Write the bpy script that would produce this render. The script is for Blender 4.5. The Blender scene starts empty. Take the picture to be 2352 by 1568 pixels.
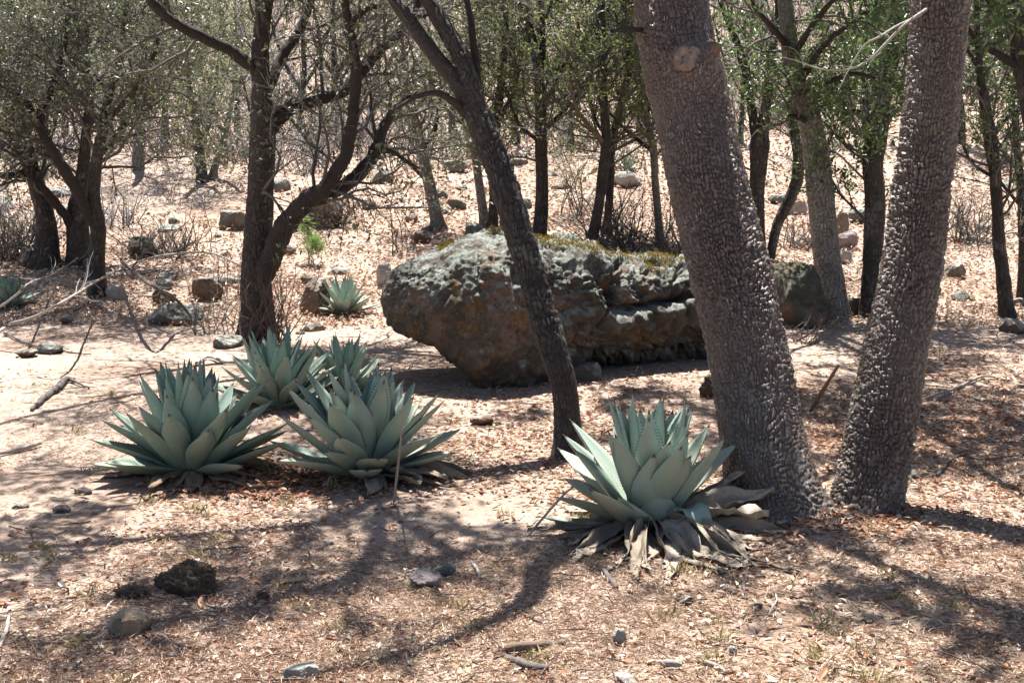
import bpy, math, random
import numpy as np
from mathutils import Vector

# ------------------------------------------------------------------ camera, sky, sun, exposure
SC = bpy.context.scene
COL = SC.collection
CAM_H = 1.6
PITCH = math.atan((784 - 350) / 2839.1)
F = 1176 / math.tan(math.radians(22.5))          # focal length in units of a 2352 px wide frame
cam_d = bpy.data.cameras.new('camera')
cam_d.sensor_width = 36.0
cam_d.lens = 18.0 / math.tan(math.radians(22.5))
cam_d.clip_start = 0.05
cam_d.clip_end = 1000
cam = bpy.data.objects.new('camera', cam_d)
cam.location = (0, 0, CAM_H)
cam.rotation_euler = (math.pi / 2 - PITCH, 0, 0)
COL.objects.link(cam)
SC.camera = cam

SUNX, SUNY = -0.07, 0.40                          # horizontal travel towards the sun for each metre of height
sun_dir = Vector((SUNX, SUNY, 1)).normalized()
SUN_EL = math.asin(sun_dir.z)
SUN_AZ = math.atan2(sun_dir.x, sun_dir.y)
world = bpy.data.worlds.new('World')
SC.world = world
world.use_nodes = True
wn = world.node_tree.nodes
wl = world.node_tree.links
wn.clear()
w_out = wn.new('ShaderNodeOutputWorld')
w_bg = wn.new('ShaderNodeBackground')
w_sky = wn.new('ShaderNodeTexSky')
w_sky.sky_type = 'NISHITA'
w_sky.sun_disc = False
w_sky.sun_elevation = SUN_EL
w_sky.sun_rotation = SUN_AZ
w_sky.altitude = 1500
w_sky.air_density = 1.0
w_sky.dust_density = 4.0
w_sky.ozone_density = 1.0
w_bg.inputs['Strength'].default_value = 0.05
wl.new(w_sky.outputs[0], w_bg.inputs[0])
wl.new(w_bg.outputs[0], w_out.inputs[0])

sun_d = bpy.data.lights.new('sun', 'SUN')
sun_d.energy = 5.0
sun_d.angle = math.radians(0.53)
sun_d.color = (1.0, 0.975, 0.93)
sun = bpy.data.objects.new('sun', sun_d)
sun.rotation_euler = sun_dir.to_track_quat('Z', 'Y').to_euler()
sun.location = (0, 0, 30)
COL.objects.link(sun)

SC.view_settings.view_transform = 'Standard'
SC.view_settings.look = 'None'
SC.view_settings.exposure = 1.8
SC.view_settings.gamma = 1.0
SC.view_settings.use_curve_mapping = False
SC.render.engine = 'CYCLES'
SC.cycles.max_bounces = 6
SC.cycles.diffuse_bounces = 4
SC.cycles.glossy_bounces = 2
SC.cycles.transmission_bounces = 4
SC.cycles.transparent_max_bounces = 4

# ------------------------------------------------------------------ maths helpers
rng = np.random.default_rng(11)
cp, sp_ = math.cos(PITCH), math.sin(PITCH)
FW = np.array([0, cp, -sp_]); UP = np.array([0, sp_, cp]); RT = np.array([1.0, 0, 0])
CAMP = np.array([0, 0, CAM_H])


def _hash(ix, iy, iz):
    n = (ix.astype(np.int64) * 374761393 + iy.astype(np.int64) * 668265263 + iz.astype(np.int64) * 1274126177) & 0xFFFFFFFF
    n = ((n ^ (n >> 13)) * 1103515245) & 0xFFFFFFFF
    n = ((n ^ (n >> 15)) * 2654435761) & 0xFFFFFFFF
    return ((n ^ (n >> 16)) & 0xFFFFFF) / float(0xFFFFFF)


def vnoise(p):
    p = np.asarray(p, float)
    i = np.floor(p).astype(np.int64)
    f = p - i
    f = f * f * f * (f * (f * 6 - 15) + 10)
    r = 0
    for dx in (0, 1):
        wx = f[..., 0] if dx else 1 - f[..., 0]
        for dy in (0, 1):
            wy = f[..., 1] if dy else 1 - f[..., 1]
            for dz in (0, 1):
                wz = f[..., 2] if dz else 1 - f[..., 2]
                r = r + wx * wy * wz * _hash(i[..., 0] + dx, i[..., 1] + dy, i[..., 2] + dz)
    return r * 2 - 1


def fbm(p, octaves=4, gain=0.5):
    p = np.asarray(p, float)
    a, r, t = 1.0, 0, 0
    for k in range(octaves):
        r = r + a * vnoise(p + 17.3 * k)
        t += a
        p = p * 2.03
        a *= gain
    return r / t


def cells(p):
    """constant random value per Voronoi cell: stepped, sharp-edged blocks"""
    i = np.floor(p).astype(np.int64); best = np.full(p.shape[:-1], 1e9); val = np.zeros(p.shape[:-1])
    for dx in (-1, 0, 1):
        for dy in (-1, 0, 1):
            for dz in (-1, 0, 1):
                c = i + np.array([dx, dy, dz])
                f = np.stack([_hash(c[..., 0], c[..., 1], c[..., 2] + 7919 * k) for k in (1, 2, 3)], -1)
                d = np.sum((c + f - p) ** 2, -1)
                v = _hash(c[..., 0], c[..., 1], c[..., 2] + 31337)
                val = np.where(d < best, v, val); best = np.minimum(best, d)
    return val


def sstep(a, b, x):
    t = np.clip((x - a) / (b - a), 0, 1)
    return t * t * (3 - 2 * t)


def splus(t, w):
    return w * np.logaddexp(0, t / w)


def terr(x, y):
    x = np.asarray(x, float); y = np.asarray(y, float)
    h = 0.16 * splus(y - 12.5, 1.2) + 0.30 * splus(y - 25 + 0.05 * np.abs(x), 2.5) - 0.40 * splus(y - 120, 8)
    h = h + 0.012 * np.clip(np.abs(x) - 4, 0, 60) * sstep(8, 20, y)
    p = np.stack([x, y, np.zeros_like(x)], -1)
    far = sstep(11, 24, y)
    h = h + 0.035 * fbm(p * 0.55 + 3.1, 3) * sstep(2, 4, y) + far * 0.30 * fbm(p * 0.22 + 9.0, 3) + 0.012 * fbm(p * 2.7, 2)
    # litter mound round the twin trunks and the agaves
    h = h + 0.07 * np.exp(-(((x - 1.37) / 0.45) ** 2 + ((y - 5.45) / 0.4) ** 2))
    return h


def ray(px, py):
    return FW + RT * ((px - 1176) / F) + UP * ((784 - py) / F)


def at(px, py, Y):
    d = ray(px, py)
    return CAMP + d * (Y / d[1])


def gp(px, py):
    d = ray(px, py)
    Ys = np.concatenate([np.arange(2, 40, 0.05), np.arange(40, 160, 0.3)])
    P = CAMP + d * (Ys / d[1])[:, None]
    k = np.where(P[:, 2] <= terr(P[:, 0], P[:, 1]))[0]
    return P[k[0]] if len(k) else P[-1]


def gpY(px, py):
    return float(gp(px, py)[1])


def project(P):
    r = np.asarray(P) - CAMP
    d = r @ FW
    dd = np.where(d > 0.05, d, 0.05)
    return 1176 + F * r[..., 0] / dd, 784 - F * (r @ UP) / dd, d


def shade_at(px, py, h):
    g = gp(px, py)
    return np.array([g[0] + SUNX * h, g[1] + SUNY * h, g[2] + h])


def nrm(v):
    return v / np.maximum(np.linalg.norm(v, axis=-1, keepdims=True), 1e-9)


# ------------------------------------------------------------------ mesh and object helpers
def mesh_np(name, V, faces, attrs=None, smooth=True):
    """faces: one (M,k) array or a list of such arrays."""
    V = np.ascontiguousarray(V, dtype=np.float32).reshape(-1, 3)
    if isinstance(faces, np.ndarray):
        faces = [faces]
    faces = [np.asarray(f, dtype=np.int32) for f in faces if len(f)]
    me = bpy.data.meshes.new(name)
    me.vertices.add(len(V))
    me.vertices.foreach_set('co', V.ravel())
    loops = np.concatenate([f.ravel() for f in faces])
    tot = np.concatenate([np.full(len(f), f.shape[1], np.int32) for f in faces])
    start = np.concatenate([[0], np.cumsum(tot)[:-1]]).astype(np.int32)
    me.loops.add(len(loops))
    me.loops.foreach_set('vertex_index', loops)
    me.polygons.add(len(tot))
    me.polygons.foreach_set('loop_start', start)
    me.polygons.foreach_set('loop_total', tot)
    me.polygons.foreach_set('use_smooth', np.full(len(tot), bool(smooth)))
    for k, a in (attrs or {}).items():
        at_ = me.attributes.new(k, 'FLOAT', 'POINT')
        at_.data.foreach_set('value', np.ascontiguousarray(a, dtype=np.float32).ravel())
    me.update(calc_edges=True)
    return me


def props(o, label=None, cat=None, group=None, kind=None):
    if label: o['label'] = label
    if cat: o['category'] = cat
    if group: o['group'] = group
    if kind: o['kind'] = kind
    return o


def thing(name, label, cat, loc, group=None):
    o = bpy.data.objects.new(name, None)
    o.empty_display_size = 0.1
    o.location = [float(c) for c in loc]
    COL.objects.link(o)
    return props(o, label, cat, group)


def put(name, V, faces, mat, root=None, origin=None, attrs=None, smooth=True, top=None, **kw):
    """world-space geometry; with root a child of it, else top-level with its origin at ORIGIN. top: the thing whose location is the local origin."""
    V = np.asarray(V, float).reshape(-1, 3)
    if len(V) == 0 or not any(len(f) for f in ([faces] if isinstance(faces, np.ndarray) else faces)): return None
    o0 = np.zeros(3)
    if root is not None:
        t = root
        while t is not None:
            o0 = o0 + np.array(t.location); t = t.parent
    elif origin is not None:
        o0 = np.array(origin, float)
    me = mesh_np(name, V - o0, faces, attrs, smooth)
    me.materials.append(mat)
    o = bpy.data.objects.new(name, me)
    COL.objects.link(o)
    if root is not None:
        o.parent = root
    else:
        o.location = [float(c) for c in o0]
    return props(o, **kw)


def spline(pts, n):
    """Catmull-Rom resample of (K,D) points to n points, even in arc length."""
    pts = np.asarray(pts, float)
    P = np.concatenate([[2 * pts[0] - pts[1]], pts, [2 * pts[-1] - pts[-2]]])
    out = []
    for i in range(1, len(P) - 2):
        t = np.linspace(0, 1, 14, endpoint=False)[:, None]
        a, b, c, d = P[i - 1], P[i], P[i + 1], P[i + 2]
        out.append(0.5 * (2 * b + (c - a) * t + (2 * a - 5 * b + 4 * c - d) * t ** 2 + (3 * b - a - 3 * c + d) * t ** 3))
    out = np.concatenate(out + [P[-2][None]])
    s = np.concatenate([[0], np.cumsum(np.linalg.norm(np.diff(out[:, :3], axis=0), axis=1))])
    q = np.linspace(0, s[-1], n)
    return np.stack([np.interp(q, s, out[:, k]) for k in range(out.shape[1])], 1)


def frames(P, ref=None):
    T = nrm(np.gradient(P, axis=-2))
    if ref is None:
        ref = np.array([0.13, 0.97, 0.21])
    A = nrm(np.cross(T, ref))
    B = np.cross(T, A)
    return T, A, B


def tubes(P, R, k=3, tint=None):
    """P (N,M,3), R (N,M) -> verts, quads, tint"""
    N, M, _ = P.shape
    T, A, B = frames(P)
    a = np.arange(k) * 2 * math.pi / k
    V = P[:, :, None, :] + R[:, :, None, None] * (np.cos(a)[None, None, :, None] * A[:, :, None, :] + np.sin(a)[None, None, :, None] * B[:, :, None, :])
    idx = np.arange(N * M * k).reshape(N, M, k)
    a0 = idx[:, :-1, :]; a1 = np.roll(a0, -1, 2); b0 = idx[:, 1:, :]; b1 = np.roll(b0, -1, 2)
    Q = np.stack([a0, a1, b1, b0], -1).reshape(-1, 4)
    if tint is None:
        tint = rng.random(N)
    tt = np.repeat(tint, M * k)
    return V.reshape(-1, 3), Q, tt


def spikes(P0, P1, r, tint=None):
    """straight three-sided twigs from P0 (radius r) to a point at P1"""
    N = len(P0); T = nrm(P1 - P0); A = nrm(np.cross(T, np.array([0.31, 0.9, 0.27]))); B = np.cross(T, A)
    r = np.broadcast_to(r, (N,))[:, None]
    V = np.stack([P0 + A * r, P0 - A * r * 0.5 + B * r * 0.87, P0 - A * r * 0.5 - B * r * 0.87, P1], 1)
    b = np.arange(N)[:, None] * 4
    Fc = np.concatenate([b + np.array([q]) for q in ([0, 1, 3], [1, 2, 3], [2, 0, 3])])
    if tint is None: tint = rng.random(N)
    return V.reshape(-1, 3), Fc, np.repeat(tint, 4)


class Bag:
    """collects batches of geometry into one mesh"""
    def __init__(s): s.V = []; s.Fs = []; s.t = []; s.n = 0
    def add(s, V, Fc, t):
        s.V.append(V); s.Fs.append(Fc + s.n); s.t.append(t); s.n += len(V)
    def get(s):
        return np.concatenate(s.V), s.Fs, {'tint': np.concatenate(s.t)}


# ------------------------------------------------------------------ materials
class NT:
    def __init__(s, name, rough=0.8, spec=0.3):
        s.m = bpy.data.materials.new(name); s.m.use_nodes = True
        s.t = s.m.node_tree; s.N = s.t.nodes; s.b = s.N['Principled BSDF']
        s.b.inputs['Roughness'].default_value = rough
        s.b.inputs['Specular IOR Level'].default_value = spec
        s.out = s.N['Material Output']
    def l(s, a, b): s.t.links.new(a, b)
    def attr(s, n):
        a = s.N.new('ShaderNodeAttribute'); a.attribute_name = n; return a.outputs['Fac']
    def pos(s):
        return s.N.new('ShaderNodeNewGeometry').outputs['Position']
    def noise(s, scale, detail=4, rough=0.6, vec=None, dist=0.0):
        n = s.N.new('ShaderNodeTexNoise'); n.inputs['Scale'].default_value = scale
        n.inputs['Detail'].default_value = detail; n.inputs['Roughness'].default_value = rough
        n.inputs['Distortion'].default_value = dist
        s.l(vec if vec is not None else s.pos(), n.inputs['Vector']); return n.outputs['Fac']
    def voro(s, scale, feature='F1', vec=None, out='Distance'):
        n = s.N.new('ShaderNodeTexVoronoi'); n.feature = feature; n.inputs['Scale'].default_value = scale
        s.l(vec if vec is not None else s.pos(), n.inputs['Vector']); return n.outputs[out]
    def ramp(s, fac, stops):
        r = s.N.new('ShaderNodeValToRGB'); e = r.color_ramp.elements
        while len(e) < len(stops): e.new(0.5)
        for el, (p, c) in zip(e, stops):
            el.position = p; el.color = (*c, 1) if len(c) == 3 else c
        s.l(fac, r.inputs[0]); return r.outputs['Color']
    def val(s, fac, a, b):
        return s.ramp(fac, [(a, (0, 0, 0)), (b, (1, 1, 1))])
    def mix(s, f, a, b, mode='MIX'):
        m = s.N.new('ShaderNodeMix'); m.data_type = 'RGBA'; m.blend_type = mode
        for sock, v in ((m.inputs[0], f), (m.inputs[6], a), (m.inputs[7], b)):
            if isinstance(v, (int, float)): sock.default_value = v
            elif isinstance(v, tuple): sock.default_value = (*v, 1)
            else: s.l(v, sock)
        return m.outputs[2]
    def math(s, op, a, b=None):
        m = s.N.new('ShaderNodeMath'); m.operation = op
        for k, v in enumerate((a, b)):
            if v is None: continue
            if isinstance(v, (int, float)): m.inputs[k].default_value = v
            else: s.l(v, m.inputs[k])
        return m.outputs[0]
    def nz(s):
        g = s.N.new('ShaderNodeNewGeometry'); x = s.N.new('ShaderNodeSeparateXYZ'); s.l(g.outputs['Normal'], x.inputs[0]); return x.outputs['Z']
    def color(s, c): s.l(c, s.b.inputs['Base Color'])
    def bump(s, h, dist=0.01, strength=0.6):
        b = s.N.new('ShaderNodeBump'); b.inputs['Distance'].default_value = dist; b.inputs['Strength'].default_value = strength
        s.l(h, b.inputs['Height']); s.l(b.outputs[0], s.b.inputs['Normal'])
    def translucent(s, c, f):
        t = s.N.new('ShaderNodeBsdfTranslucent'); s.l(c, t.inputs['Color'])
        m = s.N.new('ShaderNodeMixShader'); m.inputs[0].default_value = f
        s.l(s.b.outputs[0], m.inputs[1]); s.l(t.outputs[0], m.inputs[2]); s.l(m.outputs[0], s.out.inputs['Surface'])


def m_ground():
    n = NT('litter_soil', 0.95, 0.1)
    big = n.noise(0.9, 5, 0.6)
    mid = n.noise(7, 5, 0.65)
    fine = n.noise(70, 4, 0.7)
    soil = n.ramp(mid, [(0.3, (0.24, 0.16, 0.122)), (0.7, (0.37, 0.265, 0.205))])
    lit = n.ramp(fine, [(0.25, (0.18, 0.105, 0.075)), (0.42, (0.34, 0.245, 0.19)), (0.58, (0.46, 0.365, 0.295)), (0.8, (0.58, 0.50, 0.42))])
    c = n.mix(n.val(big, 0.36, 0.52), soil, lit)
    n.color(c)
    n.bump(n.noise(45, 6, 0.75), 0.03, 0.8)
    return n.m


def m_bark(name, lo, hi, groove, rough=0.7, spec=0.35, scale=60, glint_flecks=0.15):
    n = NT(name, rough, spec)
    f = n.noise(scale, 5, 0.7)
    base = n.ramp(f, [(0.25, lo), (0.75, hi)])
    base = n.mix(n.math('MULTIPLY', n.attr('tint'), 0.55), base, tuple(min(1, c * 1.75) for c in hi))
    base = n.mix(n.math('MULTIPLY', n.val(n.attr('tint'), 0.78, 0.86), glint_flecks), base, (0.42, 0.39, 0.36))  # pale flecks on some plates; sun glints of the big trunks painted in
    lich = n.val(n.noise(5, 4, 0.6), 0.56, 0.68)
    base = n.mix(n.math('MULTIPLY', lich, 0.30), base, (0.26, 0.27, 0.24))
    c = n.mix(n.attr('groove'), groove, base)
    n.color(c)
    n.bump(n.noise(scale * 2.2, 4, 0.7), 0.006, 0.8)
    return n.m


def m_limb(name, lo, hi, scale=35):
    n = NT(name, 0.85, 0.2)
    f = n.noise(scale, 5, 0.7)
    n.color(n.mix(n.math('MULTIPLY', n.attr('tint'), 0.5), n.ramp(f, [(0.3, lo), (0.7, hi)]), tuple(min(1, c * 1.5) for c in hi)))
    n.bump(n.noise(scale * 2, 4, 0.7), 0.008, 0.8)
    return n.m


def m_leaf(name, stops, trans=0.35, rough=0.5, spec=0.4):
    n = NT(name, rough, spec)
    c = n.ramp(n.attr('tint'), stops)
    n.color(c)
    n.translucent(c, trans)
    return n.m


def m_agave(name, glauc, old, dusty):
    n = NT(name, 0.6, 0.25)
    t = n.attr('tint'); v = n.attr('along'); e = n.attr('edge')
    base = n.mix(t, glauc, old)
    base = n.mix(n.math('MULTIPLY', n.val(n.noise(9, 4, 0.6), 0.45, 0.7), 0.45), base, dusty)
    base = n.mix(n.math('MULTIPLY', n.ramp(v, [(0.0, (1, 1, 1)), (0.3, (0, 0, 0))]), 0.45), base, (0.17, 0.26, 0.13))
    streak = n.noise(60, 3, 0.6)
    base = n.mix(n.math('MULTIPLY', n.val(streak, 0.5, 0.8), 0.25), base, (0.30, 0.40, 0.34))
    spots = n.math('LESS_THAN', n.voro(30), 0.13)
    gate = n.val(n.noise(6, 2), 0.46, 0.52)
    base = n.mix(n.math('MULTIPLY', n.math('MULTIPLY', spots, gate), 0.65), base, (0.42, 0.33, 0.2))
    base = n.mix(e, base, (0.075, 0.045, 0.035))
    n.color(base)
    n.bump(n.noise(120, 2), 0.002, 0.25)
    return n.m


def m_dry(name, a, b):
    n = NT(name, 0.8, 0.25)
    f = n.noise(22, 5, 0.65, dist=1.0)
    c = n.mix(n.attr('tint'), n.ramp(f, [(0.25, a), (0.7, b)]), tuple(x * 0.75 for x in a))
    n.color(c)
    n.bump(n.noise(90, 3), 0.006, 0.7)
    return n.m


def m_rock(name, lo, hi, lich=(0.47, 0.49, 0.43), lichen=0.55, moss=0.0, rust=0.35):
    n = NT(name, 0.9, 0.2)
    f = n.noise(6, 6, 0.7)
    g = n.noise(55, 4, 0.7)
    c = n.ramp(n.math('MULTIPLY_ADD', g, 0.35) if False else f, [(0.28, lo), (0.72, hi)])
    c = n.mix(n.math('MULTIPLY', n.val(n.noise(3.2, 4, 0.6), 0.52, 0.62), rust), c, (0.30, 0.16, 0.085))
    up = n.val(n.nz(), 0.05, 0.75)
    ln = n.val(n.noise(11, 5, 0.72), 0.44, 0.54)
    c = n.mix(n.math('MULTIPLY', n.math('MULTIPLY', up, ln), lichen), c, lich)
    c = n.mix(n.math('MULTIPLY', n.val(g, 0.55, 0.75), 0.35), c, (0.07, 0.06, 0.05))
    if moss:
        ms = n.math('MULTIPLY', n.val(n.noise(4, 3), 0.5, 0.58), n.val(n.nz(), 0.75, 0.92))
        c = n.mix(n.math('MULTIPLY', ms, moss), c, (0.17, 0.13, 0.03))
    n.color(c)
    n.bump(n.noise(38, 6, 0.75), 0.03, 0.9)
    return n.m


def m_boulder():
    n = NT('boulder_stone', 0.9, 0.2)
    f = n.noise(4.5, 6, 0.7)
    g = n.noise(48, 5, 0.72)
    c = n.ramp(f, [(0.25, (0.065, 0.054, 0.045)), (0.5, (0.14, 0.115, 0.09)), (0.75, (0.26, 0.205, 0.16))])
    # rusty and ochre crusts
    c = n.mix(n.math('MULTIPLY', n.val(n.noise(2.6, 4, 0.6), 0.57, 0.64), 0.55), c, (0.30, 0.19, 0.13))
    c = n.mix(n.math('MULTIPLY', n.val(n.noise(5.2, 4, 0.65, dist=0.6), 0.64, 0.68), 0.7), c, (0.36, 0.19, 0.06))
    c = n.mix(n.math('MULTIPLY', n.val(n.noise(4.1, 3, 0.65), 0.66, 0.70), 0.5), c, (0.30, 0.30, 0.12))
    c = n.mix(n.math('MULTIPLY', n.val(n.noise(9.0, 4, 0.7), 0.55, 0.66), 0.65), c, (0.05, 0.042, 0.035))
    c = n.mix(n.math('MULTIPLY', n.attr('pink'), 0.75), c, n.ramp(n.noise(20, 5, 0.7), [(0.35, (0.13, 0.085, 0.06)), (0.65, (0.34, 0.235, 0.185))]))
    c = n.mix(n.math('MULTIPLY', n.attr('ochre'), 0.55), c, n.ramp(n.noise(26, 4, 0.7), [(0.35, (0.16, 0.09, 0.035)), (0.65, (0.40, 0.22, 0.06))]))
    # pale lichen on what faces up or stands proud
    up = n.val(n.nz(), -0.15, 0.55)
    ln = n.val(n.noise(8.5, 7, 0.75), 0.44, 0.53)
    lc = n.ramp(n.noise(30, 3), [(0.35, (0.24, 0.265, 0.23)), (0.65, (0.46, 0.485, 0.43))])
    c = n.mix(n.math('MULTIPLY', n.math('MULTIPLY', up, ln), 0.9), c, lc)
    c = n.mix(n.math('MULTIPLY', n.val(n.noise(17, 6, 0.8), 0.55, 0.63), 0.55), c, (0.25, 0.245, 0.21))
    c = n.mix(n.math('MULTIPLY', n.val(g, 0.54, 0.68), 0.6), c, (0.035, 0.03, 0.026))
    n.color(c)
    n.bump(n.noise(30, 7, 0.78), 0.05, 1.0)
    return n.m


M = {}
M['ground'] = m_ground()
M['alligator'] = m_bark('alligator_bark', (0.036, 0.024, 0.017), (0.11, 0.08, 0.062), (0.045, 0.024, 0.015), 0.4, 0.6, glint_flecks=0.55)
M['oak_dark'] = m_bark('dark_oak_bark', (0.016, 0.013, 0.011), (0.047, 0.039, 0.034), (0.015, 0.012, 0.01), 0.7, 0.35)
M['oak_grey'] = m_bark('grey_oak_bark', (0.075, 0.068, 0.06), (0.19, 0.18, 0.16), (0.05, 0.04, 0.033), 0.7, 0.35, glint_flecks=0.7)
M['limb'] = m_limb('limb_bark', (0.018, 0.0145, 0.0125), (0.046, 0.038, 0.034))
M['limb_brown'] = m_limb('brown_limb_bark', (0.075, 0.05, 0.038), (0.16, 0.115, 0.09))
M['twig'] = m_limb('twig_bark', (0.045, 0.038, 0.035), (0.11, 0.097, 0.09), 15)
M['twig_pale'] = m_limb('pale_dead_wood', (0.17, 0.15, 0.13), (0.32, 0.29, 0.26), 30)
M['scrub'] = m_limb('scrub_twigs', (0.055, 0.046, 0.044), (0.135, 0.118, 0.115), 3)
M['leaf_grey'] = m_leaf('grey_green_oak_leaf', [(0.0, (0.06, 0.072, 0.038)), (0.5, (0.115, 0.132, 0.072)), (0.8, (0.20, 0.215, 0.12)), (0.95, (0.30, 0.30, 0.18)), (1.0, (0.45, 0.22, 0.06))], 0.35, 0.45, 0.5)
M['leaf_yellow'] = m_leaf('yellow_green_oak_leaf', [(0.0, (0.08, 0.105, 0.035)), (0.5, (0.145, 0.18, 0.06)), (0.9, (0.24, 0.27, 0.10)), (1.0, (0.36, 0.25, 0.10))], 0.45, 0.45, 0.45)
M['leaf_dark'] = m_leaf('dark_green_oak_leaf', [(0.0, (0.04, 0.07, 0.025)), (0.5, (0.075, 0.125, 0.04)), (0.85, (0.14, 0.20, 0.06)), (1.0, (0.24, 0.20, 0.09))], 0.35, 0.4, 0.5)
M['needle_green'] = m_leaf('pine_seedling_needle', [(0.0, (0.14, 0.22, 0.06)), (1.0, (0.30, 0.40, 0.14))], 0.35)
M['litter'] = m_leaf('dry_oak_leaf', [(0.0, (0.23, 0.105, 0.06)), (0.25, (0.40, 0.235, 0.15)), (0.55, (0.51, 0.375, 0.275)), (0.88, (0.58, 0.485, 0.38)), (1.0, (0.70, 0.65, 0.56))], 0.12, 0.6, 0.3)
M['litter_red'] = m_leaf('russet_oak_leaf', [(0.0, (0.15, 0.06, 0.033)), (0.5, (0.31, 0.145, 0.08)), (1.0, (0.46, 0.28, 0.17))], 0.12, 0.6, 0.3)
M['needle'] = m_leaf('dry_needle', [(0.0, (0.16, 0.08, 0.05)), (0.35, (0.37, 0.225, 0.155)), (0.7, (0.50, 0.375, 0.29)), (1.0, (0.66, 0.59, 0.50))], 0.05, 0.7, 0.2)
M['straw'] = m_leaf('bleached_straw', [(0.0, (0.34, 0.22, 0.14)), (0.5, (0.50, 0.39, 0.27)), (1.0, (0.66, 0.57, 0.44))], 0.2, 0.7, 0.2)
M['grass'] = m_leaf('dry_grass', [(0.0, (0.19, 0.19, 0.08)), (0.4, (0.38, 0.33, 0.17)), (1.0, (0.60, 0.50, 0.33))], 0.3, 0.7, 0.2)
M['agave'] = m_agave('agave_skin', (0.235, 0.325, 0.278), (0.27, 0.30, 0.23), (0.315, 0.33, 0.27))
M['agave_deep'] = m_agave('deep_agave_skin', (0.165, 0.26, 0.225), (0.215, 0.25, 0.19), (0.25, 0.27, 0.22))
M['agave_dry'] = m_dry('dead_agave_leaf', (0.22, 0.17, 0.125), (0.40, 0.34, 0.27))
M['agave_brown'] = m_dry('brown_agave_leaf', (0.20, 0.13, 0.085), (0.38, 0.27, 0.19))
M['boulder'] = m_boulder()
M['rock_grey'] = m_rock('grey_rock', (0.075, 0.068, 0.06), (0.21, 0.195, 0.175))
M['rock_brown'] = m_rock('brown_rock', (0.07, 0.046, 0.032), (0.20, 0.135, 0.095), lichen=0.5)
M['rock_pale'] = m_rock('pale_rock', (0.26, 0.24, 0.215), (0.46, 0.43, 0.385), lichen=0.35, rust=0.15)
M['rock_purple'] = m_rock('purple_rock', (0.20, 0.15, 0.15), (0.36, 0.29, 0.285), lichen=0.3, rust=0.1)
M['rock_moss'] = m_rock('mossy_rock', (0.045, 0.04, 0.032), (0.12, 0.105, 0.082), lich=(0.15, 0.175, 0.13), lichen=0.65, moss=0.8)
M['moss'] = m_leaf('moss_blade', [(0.0, (0.10, 0.07, 0.015)), (0.5, (0.22, 0.155, 0.03)), (1.0, (0.34, 0.26, 0.06))], 0.25, 0.8, 0.1)
M['char'] = m_limb('charred_wood', (0.025, 0.018, 0.013), (0.15, 0.105, 0.075), 70)
M['knot'] = m_limb('knot_wood', (0.06, 0.042, 0.032), (0.24, 0.19, 0.16), 30)
M['rock_log'] = m_rock('tan_rock', (0.17, 0.125, 0.085), (0.40, 0.32, 0.235), lichen=0.2, rust=0.3)

# ------------------------------------------------------------------ ground: one sheet from behind the camera up over the hillside
def axis(dense0, dense1, step, lo, hi, g=1.12):
    a = list(np.arange(dense0, dense1 + 1e-6, step))
    s = step
    while a[-1] < hi:
        s *= g; a.append(a[-1] + s)
    s = step
    while a[0] > lo:
        s *= g; a.insert(0, a[0] - s)
    return np.array(a)


gx = axis(-4.5, 4.5, 0.09, -160, 160, 1.1)
gy = axis(2.8, 11.5, 0.09, -60, 260, 1.07)
GX, GY = np.meshgrid(gx, gy, indexing='xy')
GZ = terr(GX, GY)
near = np.exp(-((GY - 6) / 6) ** 2)
GZ = GZ + 0.008 * near * fbm(np.stack([GX * 9, GY * 9, GX * 0], -1), 3)
idx = np.arange(GX.size).reshape(GX.shape)
Q = np.stack([idx[:-1, :-1], idx[:-1, 1:], idx[1:, 1:], idx[1:, :-1]], -1).reshape(-1, 4)
put('ground', np.stack([GX, GY, GZ], -1), Q, M['ground'], kind='structure')

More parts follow.
